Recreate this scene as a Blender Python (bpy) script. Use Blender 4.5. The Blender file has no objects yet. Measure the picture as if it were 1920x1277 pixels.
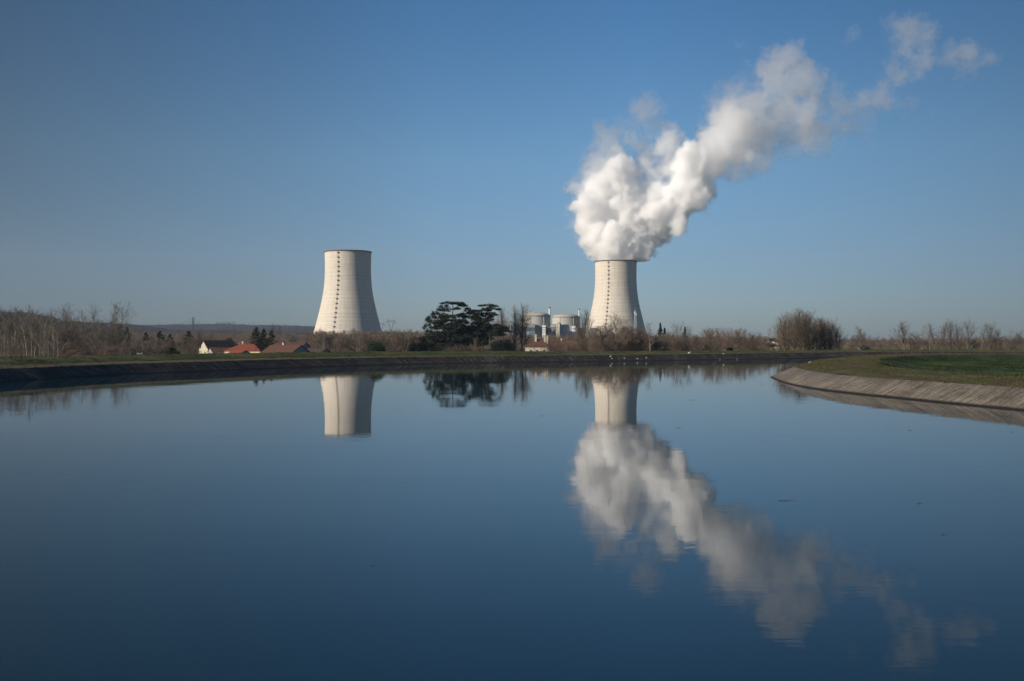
import bpy, math, random
import numpy as np
from mathutils import Vector, Matrix

# ------------------------------------------------------------------ camera, world, sun, exposure
sc = bpy.context.scene
COL = sc.collection
F_PX, CX, HY, CAM_Z = 1867.0, 960.0, 636.0, 8.0      # photograph: focal length (px), centre column, horizon row, eye height (m)

cam_d = bpy.data.cameras.new("camera"); cam = bpy.data.objects.new("camera", cam_d); COL.objects.link(cam)
cam_d.sensor_width = 36.0; cam_d.lens = 36.0 * F_PX / 1920.0
cam_d.shift_y = (HY - 638.5) / 1920.0
cam_d.clip_start = 0.5; cam_d.clip_end = 30000
cam.location = (0, 0, CAM_Z); cam.rotation_euler = (math.radians(90), 0, 0)
sc.camera = cam

SUN_AZ = Vector((-0.872, -0.489, 0)).normalized()     # horizontal direction towards the sun
SUN_EL = math.radians(20.0)
sun_dir = Vector((SUN_AZ.x * math.cos(SUN_EL), SUN_AZ.y * math.cos(SUN_EL), math.sin(SUN_EL)))
sd = bpy.data.lights.new("sun", 'SUN'); sd.energy = 5.0; sd.angle = math.radians(0.5); sd.color = (1.0, 0.885, 0.745)
so = bpy.data.objects.new("sun", sd); COL.objects.link(so)
so.rotation_euler = (-sun_dir).to_track_quat('-Z', 'Y').to_euler()

world = bpy.data.worlds.new("World"); sc.world = world; world.use_nodes = True
nt = world.node_tree; nt.nodes.clear()
wo = nt.nodes.new('ShaderNodeOutputWorld'); bg = nt.nodes.new('ShaderNodeBackground')
sky = nt.nodes.new('ShaderNodeTexSky'); sky.sky_type = 'NISHITA'; sky.sun_disc = False
sky.sun_elevation = SUN_EL; sky.sun_rotation = math.atan2(SUN_AZ.x, SUN_AZ.y)
sky.air_density = 1.0; sky.dust_density = 0.6; sky.ozone_density = 2.0
tc = nt.nodes.new('ShaderNodeTexCoord'); sep = nt.nodes.new('ShaderNodeSeparateXYZ')
ramp = nt.nodes.new('ShaderNodeValToRGB'); mul = nt.nodes.new('ShaderNodeMix'); mul.data_type = 'RGBA'; mul.blend_type = 'MULTIPLY'
mul.inputs['Factor'].default_value = 1.0
cr = ramp.color_ramp
SKY_STOPS = [(0.0, (0.50, 0.61, 0.86)), (0.07, (0.47, 0.62, 0.87)), (0.177, (0.49, 0.73, 0.92)), (0.30, (0.32, 0.63, 0.87)), (0.45, (0.20, 0.53, 0.82)), (1.0, (0.4, 0.7, 1.0))]
while len(cr.elements) < len(SKY_STOPS): cr.elements.new(0.5)
for e, (p, c) in zip(cr.elements, SKY_STOPS): e.position = p; e.color = (*c, 1)
nt.links.new(tc.outputs['Generated'], sep.inputs[0]); nt.links.new(sep.outputs['Z'], ramp.inputs['Fac'])
nt.links.new(sky.outputs['Color'], mul.inputs[6]); nt.links.new(ramp.outputs['Color'], mul.inputs[7])
az = nt.nodes.new('ShaderNodeMapRange'); az.inputs['From Min'].default_value = -0.5; az.inputs['From Max'].default_value = 0.5
azr = nt.nodes.new('ShaderNodeValToRGB'); mu2 = nt.nodes.new('ShaderNodeMix'); mu2.data_type = 'RGBA'; mu2.blend_type = 'MULTIPLY'; mu2.inputs['Factor'].default_value = 1.0
AZ = [(0.0, 0.36), (0.2, 0.66), (0.42, 0.97), (0.62, 1.0), (0.8, 0.78), (1.0, 0.50)]      # sky colour dimmed towards both sides, imitating lens vignetting
while len(azr.color_ramp.elements) < len(AZ): azr.color_ramp.elements.new(0.5)
for e, (p, g) in zip(azr.color_ramp.elements, AZ): e.position = p; e.color = (g, g, g, 1)
nt.links.new(sep.outputs['X'], az.inputs['Value']); nt.links.new(az.outputs[0], azr.inputs['Fac'])
nt.links.new(mul.outputs[2], mu2.inputs[6]); nt.links.new(azr.outputs['Color'], mu2.inputs[7])
nt.links.new(mu2.outputs[2], bg.inputs['Color']); bg.inputs['Strength'].default_value = 0.09
nt.links.new(bg.outputs[0], wo.inputs['Surface'])

sc.view_settings.view_transform = 'Standard'; sc.view_settings.look = 'None'
sc.view_settings.exposure = 0.40; sc.view_settings.gamma = 1.0; sc.view_settings.use_curve_mapping = False
cy = sc.cycles
cy.max_bounces = 28; cy.diffuse_bounces = 2; cy.glossy_bounces = 3; cy.transmission_bounces = 4
cy.volume_bounces = 24; cy.transparent_max_bounces = 128
cy.use_denoising = True
try: cy.denoiser = 'OPENIMAGEDENOISE'
except Exception: pass
cy.use_adaptive_sampling = True; cy.adaptive_threshold = 0.01
cy.caustics_reflective = False; cy.caustics_refractive = False
sc.render.use_persistent_data = False

# ------------------------------------------------------------------ helpers
def P(x, y, d):
    """World point seen at photograph pixel (x, y) at depth d."""
    return ((x - CX) / F_PX * d, d, CAM_Z + (HY - y) / F_PX * d)
def px(x, d): return (x - CX) / F_PX * d
def zt(y, d): return CAM_Z + (HY - y) / F_PX * d

def tag(o, label=None, cat=None, group=None, kind=None):
    if label: o['label'] = label
    if cat: o['category'] = cat
    if group: o['group'] = group
    if kind: o['kind'] = kind
    return o
def empty(name, loc, rz=0.0):
    o = bpy.data.objects.new(name, None); COL.objects.link(o)
    o.location = loc; o.rotation_euler = (0, 0, rz); o.empty_display_size = 0.5
    return o
def copy_thing(root, loc, rz, scale, label, cat, group=None):
    r = root.copy(); COL.objects.link(r); r.location = loc; r.rotation_euler = (0, 0, rz); r.scale = scale
    if 'group' in r: del r['group']
    tag(r, label, cat, group)
    for ch in root.children:
        c = ch.copy(); COL.objects.link(c); c.parent = r
        for g in ch.children:
            k = g.copy(); COL.objects.link(k); k.parent = c
    return r

class MB:
    """Mesh collector: vertices, faces."""
    def __init__(s): s.v = []; s.f = []
    def add(s, vs, fs):
        n = len(s.v); s.v.extend(vs); s.f.extend([tuple(i + n for i in f) for f in fs])
    def box(s, x0, y0, z0, x1, y1, z1):
        s.add([(x0,y0,z0),(x1,y0,z0),(x1,y1,z0),(x0,y1,z0),(x0,y0,z1),(x1,y0,z1),(x1,y1,z1),(x0,y1,z1)],
              [(0,3,2,1),(4,5,6,7),(0,1,5,4),(1,2,6,5),(2,3,7,6),(3,0,4,7)])
    def bar(s, a, b, r0, r1=None, n=4):
        r1 = r0 if r1 is None else r1
        a = Vector(a); b = Vector(b); d = b - a
        if d.length < 1e-6: return
        d.normalize(); u = d.orthogonal().normalized(); w = d.cross(u)
        vs = []
        for p, r in ((a, r0), (b, r1)):
            for k in range(n):
                t = 2*math.pi*k/n; vs.append(tuple(p + (u*math.cos(t) + w*math.sin(t))*r))
        fs = [(k, (k+1) % n, n+(k+1) % n, n+k) for k in range(n)]
        fs += [tuple(range(n-1, -1, -1)), tuple(range(n, 2*n))]
        s.add(vs, fs)
    def lathe(s, prof, n, cx=0, cy=0, close_top=False):
        base = len(s.v); m = len(prof)
        for (r, z) in prof:
            for k in range(n):
                t = 2*math.pi*k/n; s.v.append((cx + r*math.cos(t), cy + r*math.sin(t), z))
        for i in range(m-1):
            for k in range(n):
                s.f.append((base+i*n+k, base+i*n+(k+1) % n, base+(i+1)*n+(k+1) % n, base+(i+1)*n+k))
        if close_top: s.f.append(tuple(base+(m-1)*n+k for k in range(n)))
    def build(s, name, mat, parent=None, smooth=False, loc=None):
        me = bpy.data.meshes.new(name); me.from_pydata(s.v, [], s.f); me.update()
        return link_mesh(name, me, mat, parent, smooth, loc)

def link_mesh(name, me, mat, parent=None, smooth=False, loc=None):
    o = bpy.data.objects.new(name, me); COL.objects.link(o)
    if mat: me.materials.append(mat)
    if parent: o.parent = parent
    if loc is not None: o.location = loc
    if smooth: me.polygons.foreach_set('use_smooth', [True]*len(me.polygons))
    return o
def np_mesh(name, V, F):
    """V (n,3), F (m,3 or 4) arrays -> mesh, fast."""
    me = bpy.data.meshes.new(name); n, k = F.shape
    me.vertices.add(len(V)); me.vertices.foreach_set('co', np.asarray(V, np.float32).ravel())
    me.loops.add(n*k); me.loops.foreach_set('vertex_index', F.astype(np.int32).ravel())
    me.polygons.add(n); me.polygons.foreach_set('loop_start', np.arange(0, n*k, k, dtype=np.int32))
    me.polygons.foreach_set('loop_total', np.full(n, k, np.int32))
    me.update(calc_edges=True); return me

# ------------------------------------------------------------------ materials
def new_mat(name):
    m = bpy.data.materials.new(name); m.use_nodes = True; t = m.node_tree
    b = t.nodes['Principled BSDF']; b.inputs['Specular IOR Level'].default_value = 0.25
    return m, t, b
def ramp_node(t, stops, interp='LINEAR'):
    r = t.nodes.new('ShaderNodeValToRGB'); r.color_ramp.interpolation = interp
    while len(r.color_ramp.elements) < len(stops): r.color_ramp.elements.new(0.5)
    for e, (p, c) in zip(r.color_ramp.elements, stops): e.position = p; e.color = (*c, 1)
    return r
def mat_noise(name, stops, scale=1.0, rough=0.9, stretch=(1,1,1), bump=0.0, detail=6, coord='Object', world=False):
    m, t, b = new_mat(name)
    b.inputs['Roughness'].default_value = rough
    n = t.nodes.new('ShaderNodeTexNoise'); n.inputs['Scale'].default_value = scale; n.inputs['Detail'].default_value = detail
    n.inputs['Roughness'].default_value = 0.65
    mp = t.nodes.new('ShaderNodeMapping'); mp.inputs['Scale'].default_value = stretch
    if world:
        g = t.nodes.new('ShaderNodeNewGeometry'); t.links.new(g.outputs['Position'], mp.inputs[0])
    else:
        c = t.nodes.new('ShaderNodeTexCoord'); t.links.new(c.outputs[coord], mp.inputs[0])
    t.links.new(mp.outputs[0], n.inputs['Vector'])
    r = ramp_node(t, stops); t.links.new(n.outputs['Fac'], r.inputs['Fac']); t.links.new(r.outputs['Color'], b.inputs['Base Color'])
    if bump:
        bp = t.nodes.new('ShaderNodeBump'); bp.inputs['Strength'].default_value = 1.0; bp.inputs['Distance'].default_value = bump
        t.links.new(n.outputs['Fac'], bp.inputs['Height']); t.links.new(bp.outputs[0], b.inputs['Normal'])
    return m
def mat_tree(name, c1, c2):
    """Bark and foliage: colour varies from clump to clump and from one tree to the next."""
    m, t, b = new_mat(name); b.inputs['Roughness'].default_value = 0.85
    g = t.nodes.new('ShaderNodeNewGeometry'); n = t.nodes.new('ShaderNodeTexNoise'); n.inputs['Scale'].default_value = 0.45; n.inputs['Detail'].default_value = 4
    t.links.new(g.outputs['Position'], n.inputs['Vector'])
    oi = t.nodes.new('ShaderNodeObjectInfo'); ad = t.nodes.new('ShaderNodeMath'); ad.operation = 'MULTIPLY_ADD'
    ad.inputs[1].default_value = 0.5; t.links.new(oi.outputs['Random'], ad.inputs[0]); t.links.new(n.outputs['Fac'], ad.inputs[2])
    r = ramp_node(t, [(0.4, c1), (1.0, c2)]); t.links.new(ad.outputs[0], r.inputs['Fac']); t.links.new(r.outputs['Color'], b.inputs['Base Color'])
    return m

M = {}
M['bark'] = mat_tree('bark', (0.05, 0.036, 0.024), (0.12, 0.09, 0.062))
M['pale_bark'] = mat_tree('pale_bark', (0.10, 0.088, 0.066), (0.25, 0.225, 0.18))
M['twig'] = mat_tree('twig', (0.060, 0.046, 0.035), (0.175, 0.135, 0.105))
M['twig_grey'] = mat_tree('twig_grey', (0.060, 0.050, 0.039), (0.125, 0.106, 0.084))
M['twig_red'] = mat_tree('twig_red', (0.09, 0.030, 0.014), (0.19, 0.065, 0.032))
M['cedar'] = mat_tree('cedar', (0.011, 0.018, 0.011), (0.038, 0.050, 0.028))
M['fir'] = mat_tree('fir', (0.006, 0.012, 0.009), (0.018, 0.028, 0.017))
M['leaf_green'] = mat_tree('leaf_green', (0.008, 0.020, 0.009), (0.022, 0.042, 0.018))
M['plaster'] = mat_noise('plaster', [(0.3, (0.33, 0.29, 0.225)), (0.7, (0.50, 0.45, 0.36))], 0.8, bump=0.01)
M['plaster_cream'] = mat_noise('plaster_cream', [(0.3, (0.50, 0.43, 0.27)), (0.7, (0.62, 0.54, 0.36))], 0.8)
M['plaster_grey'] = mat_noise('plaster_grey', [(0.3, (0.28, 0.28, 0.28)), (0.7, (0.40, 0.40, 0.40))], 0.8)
M['roof_dark'] = mat_noise('roof_dark', [(0.3, (0.035, 0.028, 0.028)), (0.7, (0.07, 0.055, 0.05))], 1.5, bump=0.03)
M['roof_red'] = mat_noise('roof_red', [(0.3, (0.13, 0.036, 0.020)), (0.7, (0.22, 0.068, 0.04))], 1.6, bump=0.03)
M['roof_brown'] = mat_noise('roof_brown', [(0.3, (0.06, 0.030, 0.021)), (0.7, (0.13, 0.068, 0.05))], 1.6, bump=0.03)
M['glass'] = new_mat('glass')[0]; M['glass'].node_tree.nodes['Principled BSDF'].inputs['Base Color'].default_value = (0.03, 0.035, 0.04, 1)
M['glass'].node_tree.nodes['Principled BSDF'].inputs['Roughness'].default_value = 0.15
M['wood_dark'] = mat_noise('wood_dark', [(0.3, (0.07, 0.04, 0.025)), (0.7, (0.12, 0.07, 0.045))], 3)
M['white_paint'] = mat_noise('white_paint', [(0.3, (0.7, 0.7, 0.68)), (0.7, (0.8, 0.8, 0.78))], 3)
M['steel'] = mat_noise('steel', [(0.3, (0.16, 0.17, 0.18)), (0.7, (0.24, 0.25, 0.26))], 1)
M['white_steel'] = mat_noise('white_steel', [(0.3, (0.55, 0.57, 0.58)), (0.7, (0.68, 0.7, 0.7))], 1)
M['pylon_steel'] = mat_noise('pylon_steel', [(0.3, (0.05, 0.055, 0.06)), (0.7, (0.08, 0.085, 0.09))], 1)
M['dark_steel'] = mat_noise('dark_steel', [(0.3, (0.05, 0.05, 0.05)), (0.7, (0.09, 0.09, 0.09))], 1)
M['cladding_blue'] = mat_noise('cladding_blue', [(0.3, (0.22, 0.27, 0.33)), (0.7, (0.30, 0.35, 0.41))], 0.08, stretch=(6, 6, 1))
M['cladding_white'] = mat_noise('cladding_white', [(0.3, (0.55, 0.56, 0.56)), (0.7, (0.7, 0.7, 0.7))], 0.08)
M['cladding_cream'] = mat_noise('cladding_cream', [(0.3, (0.42, 0.38, 0.30)), (0.7, (0.52, 0.47, 0.38))], 0.08)
M['reactor_concrete'] = mat_noise('reactor_concrete', [(0.3, (0.33, 0.315, 0.28)), (0.7, (0.43, 0.41, 0.365))], 0.06, stretch=(1, 1, 0.3))
M['landing'] = mat_noise('landing_steel', [(0.3, (0.15, 0.125, 0.105)), (0.7, (0.22, 0.19, 0.16))], 0.5)
M['rust_dark'] = mat_noise('rust_dark', [(0.3, (0.10, 0.075, 0.06)), (0.7, (0.16, 0.12, 0.10))], 0.5)

def tower_mat():
    m, t, b = new_mat('tower_concrete'); b.inputs['Roughness'].default_value = 0.9
    c = t.nodes.new('ShaderNodeTexCoord'); s = t.nodes.new('ShaderNodeSeparateXYZ'); t.links.new(c.outputs['Object'], s.inputs[0])
    def math_(op, a, b_=None, c_=None):
        n = t.nodes.new('ShaderNodeMath'); n.operation = op
        for i, v in enumerate((a, b_, c_)):
            if v is None: continue
            if isinstance(v, (int, float)): n.inputs[i].default_value = v
            else: t.links.new(v, n.inputs[i])
        return n.outputs[0]
    ang = math_('ARCTAN2', s.outputs['Y'], s.outputs['X'])
    # vertical formwork joints: 72 per turn; horizontal lift joints every 7 m
    rib = math_('POWER', math_('ABSOLUTE', math_('SINE', math_('MULTIPLY', ang, 48.0))), 12.0)
    lift = math_('POWER', math_('ABSOLUTE', math_('SINE', math_('MULTIPLY', s.outputs['Z'], math.pi/7.2))), 14.0)
    # noise along the meridians (streaks) and from lift to lift (concrete batches)
    cmb = t.nodes.new('ShaderNodeCombineXYZ'); t.links.new(math_('MULTIPLY', ang, 14.0), cmb.inputs[0]); t.links.new(math_('MULTIPLY', s.outputs['Z'], 0.02), cmb.inputs[1])
    n1 = t.nodes.new('ShaderNodeTexNoise'); n1.inputs['Scale'].default_value = 1.0; n1.inputs['Detail'].default_value = 5; t.links.new(cmb.outputs[0], n1.inputs['Vector'])
    cm2 = t.nodes.new('ShaderNodeCombineXYZ'); t.links.new(math_('MULTIPLY', ang, 0.5), cm2.inputs[0]); t.links.new(math_('MULTIPLY', s.outputs['Z'], 0.35), cm2.inputs[1])
    n2 = t.nodes.new('ShaderNodeTexNoise'); n2.inputs['Scale'].default_value = 1.0; n2.inputs['Detail'].default_value = 4; t.links.new(cm2.outputs[0], n2.inputs['Vector'])
    f = math_('ADD', math_('MULTIPLY', n1.outputs['Fac'], 0.5), math_('MULTIPLY', n2.outputs['Fac'], 0.5))
    r = ramp_node(t, [(0.30, (0.42, 0.385, 0.325)), (0.5, (0.52, 0.475, 0.405)), (0.72, (0.61, 0.56, 0.48))]); t.links.new(f, r.inputs['Fac'])
    mx = t.nodes.new('ShaderNodeMix'); mx.data_type = 'RGBA'; mx.blend_type = 'MIX'
    t.links.new(math_('MULTIPLY', rib, 0.22), mx.inputs['Factor']); t.links.new(r.outputs['Color'], mx.inputs[6]); mx.inputs[7].default_value = (0.22, 0.19, 0.15, 1)
    mx2 = t.nodes.new('ShaderNodeMix'); mx2.data_type = 'RGBA'
    t.links.new(math_('MULTIPLY', math_('MULTIPLY', lift, n2.outputs['Fac']), 0.26), mx2.inputs['Factor']); t.links.new(mx.outputs[2], mx2.inputs[6]); mx2.inputs[7].default_value = (0.74, 0.68, 0.58, 1)
    t.links.new(mx2.outputs[2], b.inputs['Base Color'])
    return m
M['tower'] = tower_mat()

def water_mat():
    m, t, b = new_mat('water')
    b.inputs['Base Color'].default_value = (0.003, 0.018, 0.031, 1); b.inputs['IOR'].default_value = 1.333
    b.inputs['Specular IOR Level'].default_value = 0.5; b.inputs['Roughness'].default_value = 0.022
    g = t.nodes.new('ShaderNodeNewGeometry')
    def noise(sx, sy, det, rg=0.5):
        mp = t.nodes.new('ShaderNodeMapping'); mp.inputs['Scale'].default_value = (sx, sy, 1); t.links.new(g.outputs['Position'], mp.inputs[0])
        n = t.nodes.new('ShaderNodeTexNoise'); n.inputs['Scale'].default_value = 1.0; n.inputs['Detail'].default_value = det; n.inputs['Roughness'].default_value = rg
        t.links.new(mp.outputs[0], n.inputs['Vector']); return n.outputs['Fac']
    def math_(op, a, b_, c_=None):
        n = t.nodes.new('ShaderNodeMath'); n.operation = op
        for i, v in enumerate((a, b_, c_)):
            if v is None: continue
            if isinstance(v, (int, float)): n.inputs[i].default_value = v
            else: t.links.new(v, n.inputs[i])
        return n.outputs[0]
    fine = noise(1.1, 2.6, 2); swell = noise(0.05, 0.16, 3)
    patch = noise(0.006, 0.03, 2)
    mr = t.nodes.new('ShaderNodeMapRange'); mr.inputs['From Min'].default_value = 0.42; mr.inputs['From Max'].default_value = 0.62
    mr.inputs['To Min'].default_value = 0.25; mr.inputs['To Max'].default_value = 1.0; t.links.new(patch, mr.inputs['Value'])
    h = math_('ADD', math_('MULTIPLY', math_('MULTIPLY', fine, mr.outputs[0]), 0.0020), math_('MULTIPLY', swell, 0.012))
    bp = t.nodes.new('ShaderNodeBump'); bp.inputs['Strength'].default_value = 1.0; bp.inputs['Distance'].default_value = 1.0
    t.links.new(h, bp.inputs['Height']); t.links.new(bp.outputs[0], b.inputs['Normal'])
    return m
M['water'] = water_mat()

def bank_mat(name, cols, damp):
    """Concrete facing: UV x runs along the bank (m), UV y up the slope (m)."""
    m, t, b = new_mat(name); b.inputs['Roughness'].default_value = 0.95
    u = t.nodes.new('ShaderNodeUVMap'); u.uv_map = 'UVMap'
    def noise(sx, sy, det=6):
        mp = t.nodes.new('ShaderNodeMapping'); mp.inputs['Scale'].default_value = (sx, sy, 1); t.links.new(u.outputs[0], mp.inputs[0])
        n = t.nodes.new('ShaderNodeTexNoise'); n.inputs['Scale'].default_value = 1.0; n.inputs['Detail'].default_value = det; n.inputs['Roughness'].default_value = 0.7
        t.links.new(mp.outputs[0], n.inputs['Vector']); return n.outputs['Fac']
    streak = noise(1.3, 0.18); blotch = noise(0.09, 0.25); grain = noise(4, 3, 5)
    a = t.nodes.new('ShaderNodeMath'); a.operation = 'MULTIPLY_ADD'; a.inputs[1].default_value = 0.42; t.links.new(streak, a.inputs[0])
    a2 = t.nodes.new('ShaderNodeMath'); a2.operation = 'MULTIPLY'; a2.inputs[1].default_value = 0.25; t.links.new(blotch, a2.inputs[0]); t.links.new(a2.outputs[0], a.inputs[2])
    a3 = t.nodes.new('ShaderNodeMath'); a3.operation = 'MULTIPLY_ADD'; a3.inputs[1].default_value = 0.33; t.links.new(grain, a3.inputs[0]); t.links.new(a.outputs[0], a3.inputs[2])
    r = ramp_node(t, [(0.40, cols[0]), (0.49, cols[1]), (0.60, cols[2])]); t.links.new(a3.outputs[0], r.inputs['Fac'])
    s = t.nodes.new('ShaderNodeSeparateXYZ'); t.links.new(u.outputs[0], s.inputs[0])
    mr = t.nodes.new('ShaderNodeMapRange'); mr.inputs['From Min'].default_value = 0.25; mr.inputs['From Max'].default_value = 0.7; t.links.new(s.outputs['Y'], mr.inputs['Value'])
    mx = t.nodes.new('ShaderNodeMix'); mx.data_type = 'RGBA'; mx.inputs[6].default_value = (*damp, 1)
    t.links.new(mr.outputs[0], mx.inputs['Factor']); t.links.new(r.outputs['Color'], mx.inputs[7]); t.links.new(mx.outputs[2], b.inputs['Base Color'])
    bp = t.nodes.new('ShaderNodeBump'); bp.inputs['Distance'].default_value = 0.12; t.links.new(a3.outputs[0], bp.inputs['Height']); t.links.new(bp.outputs[0], b.inputs['Normal'])
    return m
M['bank_far'] = bank_mat('bank_concrete_painted_shade', [(0.009, 0.008, 0.006), (0.019, 0.016, 0.013), (0.11, 0.10, 0.088)], (0.006, 0.005, 0.005))  # shade of the slope turned from the sun is put into these dark tones
M['bank_near'] = bank_mat('bank_concrete', [(0.022, 0.018, 0.014), (0.105, 0.092, 0.074), (0.215, 0.19, 0.158)], (0.010, 0.008, 0.007))
M['path'] = mat_noise('dry_track', [(0.3, (0.075, 0.058, 0.026)), (0.7, (0.14, 0.11, 0.058))], 0.5, world=True, detail=8)
M['grass'] = mat_noise('grass_turf', [(0.32, (0.018, 0.030, 0.005)), (0.5, (0.042, 0.058, 0.011)), (0.66, (0.095, 0.085, 0.030))], 0.10, world=True, detail=9, bump=0.15)
M['dry_grass'] = mat_noise('dry_grass', [(0.3, (0.030, 0.025, 0.010)), (0.5, (0.05, 0.05, 0.016)), (0.7, (0.095, 0.075, 0.036))], 0.16, world=True, detail=6)
M['plain'] = mat_noise('plain_ground', [(0.35, (0.04, 0.05, 0.02)), (0.65, (0.10, 0.09, 0.05))], 0.01, world=True, detail=9)
M['hill'] = mat_noise('wooded_hill', [(0.35, (0.010, 0.012, 0.012)), (0.55, (0.022, 0.021, 0.018)), (0.7, (0.05, 0.044, 0.03))], 0.006, world=True, detail=10, bump=2.0)

def island_mat():
    m, t, b = new_mat('island_turf'); b.inputs['Roughness'].default_value = 0.95
    g = t.nodes.new('ShaderNodeNewGeometry'); at = t.nodes.new('ShaderNodeAttribute'); at.attribute_name = 'lush'
    def noise(sc_, det, st=(1, 1, 1)):
        mp = t.nodes.new('ShaderNodeMapping'); mp.inputs['Scale'].default_value = st; t.links.new(g.outputs['Position'], mp.inputs[0])
        n = t.nodes.new('ShaderNodeTexNoise'); n.inputs['Scale'].default_value = sc_; n.inputs['Detail'].default_value = det; n.inputs['Roughness'].default_value = 0.65
        t.links.new(mp.outputs[0], n.inputs['Vector']); return n.outputs['Fac']
    dry = ramp_node(t, [(0.33, (0.030, 0.018, 0.008)), (0.45, (0.062, 0.046, 0.017)), (0.54, (0.042, 0.052, 0.012)), (0.68, (0.09, 0.074, 0.035))]); t.links.new(noise(0.22, 8, (2.0, 0.5, 1)), dry.inputs['Fac'])
    lush = ramp_node(t, [(0.42, (0.003, 0.007, 0.002)), (0.52, (0.016, 0.030, 0.005)), (0.66, (0.036, 0.058, 0.012))]); t.links.new(noise(0.045, 9, (1.0, 0.6, 1)), lush.inputs['Fac'])
    mx = t.nodes.new('ShaderNodeMix'); mx.data_type = 'RGBA'
    ad = t.nodes.new('ShaderNodeMath'); ad.operation = 'MULTIPLY_ADD'; ad.inputs[1].default_value = 1.2; ad.use_clamp = True
    nn = t.nodes.new('ShaderNodeMath'); nn.operation = 'SUBTRACT'; nn.inputs[1].default_value = 0.55; t.links.new(noise(0.3, 5), nn.inputs[0])
    t.links.new(at.outputs['Fac'], ad.inputs[0]); t.links.new(nn.outputs[0], ad.inputs[2])
    t.links.new(ad.outputs[0], mx.inputs['Factor']); t.links.new(dry.outputs['Color'], mx.inputs[6]); t.links.new(lush.outputs['Color'], mx.inputs[7])
    t.links.new(mx.outputs[2], b.inputs['Base Color'])
    bp = t.nodes.new('ShaderNodeBump'); bp.inputs['Distance'].default_value = 0.25; t.links.new(noise(1.2, 6), bp.inputs['Height']); t.links.new(bp.outputs[0], b.inputs['Normal'])
    return m
M['island'] = island_mat()
M['lush'] = mat_noise('lush_blades', [(0.42, (0.004, 0.009, 0.002)), (0.60, (0.030, 0.052, 0.011))], 0.06, world=True)

# ------------------------------------------------------------------ value noise for terrain
class VN:
    def __init__(s, seed): s.t = np.random.RandomState(seed).rand(256, 256)
    def at(s, x, y):
        xi = np.floor(x).astype(int); yi = np.floor(y).astype(int); fx = x-xi; fy = y-yi
        fx = fx*fx*(3-2*fx); fy = fy*fy*(3-2*fy); T = s.t
        a = T[xi & 255, yi & 255]; b = T[(xi+1) & 255, yi & 255]; c = T[xi & 255, (yi+1) & 255]; d = T[(xi+1) & 255, (yi+1) & 255]
        return (a*(1-fx)+b*fx)*(1-fy)+(c*(1-fx)+d*fx)*fy
    def fbm(s, x, y, o=4):
        r = 0; a = 1.0; tot = 0
        for k in range(o): r = r + a*s.at(x*2**k+7.3*k, y*2**k+3.1*k); tot += a; a *= 0.5
        return r/tot
vn = VN(5)

# ------------------------------------------------------------------ ground, hills, water
gm = MB(); gm.add([(-7000, -120, -0.5), (7000, -120, -0.5), (7000, 9500, -0.5), (-7000, 9500, -0.5)], [(0, 1, 2, 3)])
gr = gm.build('ground', M['plain']); tag(gr, 'flat plain of fields beyond the canal banks', kind='structure')

def hill_z(xp, d):
    """terrain height along photograph column xp at depth d"""
    A = np.interp(xp, [-600, 0, 50, 85, 118, 160, 240, 330, 560, 700, 820], [95, 88, 84, 74, 60, 55, 50, 34, 30, 20, -4])
    B = np.interp(xp, [-600, 200, 330, 420, 560, 760, 900], [60, 74, 84, 86, 80, 40, -6])
    return A*np.exp(-((d-3000)/650.0)**2) + B*np.exp(-((d-5200)/900.0)**2)
cols = np.linspace(-420, 900, 460); ds = np.concatenate([np.linspace(1700, 4000, 130), np.linspace(4030, 7200, 70)])
XP, DD = np.meshgrid(cols, ds); X = (XP-CX)/F_PX*DD
Z = hill_z(XP, DD); 
Z = Z + (vn.fbm(X/420, DD/420, 4)-0.5)*14*np.clip(Z/30, 0, 1) + (vn.fbm(X/18, DD/30, 3)-0.3)*9*np.clip(Z/20, 0, 1) - 1.5
V = np.stack([X, DD, Z], -1).reshape(-1, 3); nc = len(cols); nr = len(ds)
ii = (np.arange(nr-1)[:, None]*nc+np.arange(nc-1)[None]).ravel()
o = link_mesh('hills', np_mesh('hills', V, np.stack([ii, ii+1, ii+nc+1, ii+nc], -1)), M['hill'], smooth=False)
tag(o, 'low wooded hills fading blue on the horizon', kind='structure')

def catmull(pts, step):
    pts = [np.array(p, float) for p in pts]; pts = [2*pts[0]-pts[1]]+pts+[2*pts[-1]-pts[-2]]; out = []
    for i in range(1, len(pts)-2):
        p0, p1, p2, p3 = pts[i-1:i+3]; n = max(2, int(np.linalg.norm(p2-p1)/step))
        for k in range(n):
            t = k/n; out.append(0.5*((2*p1)+(-p0+p2)*t+(2*p0-5*p1+4*p2-p3)*t*t+(-p0+3*p1-3*p2+p3)*t**3))
    out.append(pts[-2]); return np.array(out)
def wl(x, y):                                   # waterline point from the photograph
    d = CAM_Z*F_PX/(y-HY); return (px(x, d), d)
FAR_LINE = catmull([(-96, -80), (-95, 40), (-93.5, 110), wl(0, 717), wl(100, 710.5), wl(250, 701.5), wl(400, 695.5), wl(560, 689.2), wl(800, 682.5), wl(1000, 679.3),
                    wl(1200, 676.6), wl(1460, 672.8), wl(1560, 670.8), wl(1700, 669.2), wl(1920, 668.5), (345, 462), (500, 452), (760, 430)], 2.0)
ISLE_LINE = catmull([(160, 30), (95, 60), (66, 82), (58.5, 100), wl(1920, 770), wl(1837, 762), wl(1758, 754.3), wl(1680, 746.3), wl(1602, 738.5), wl(1524, 729), wl(1472, 718.6),
                     wl(1445, 708.2), (55.5, 212), (64, 233), (88, 294), (128, 349), (187, 373), (300, 396), (760, 400)], 1.5)

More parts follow.
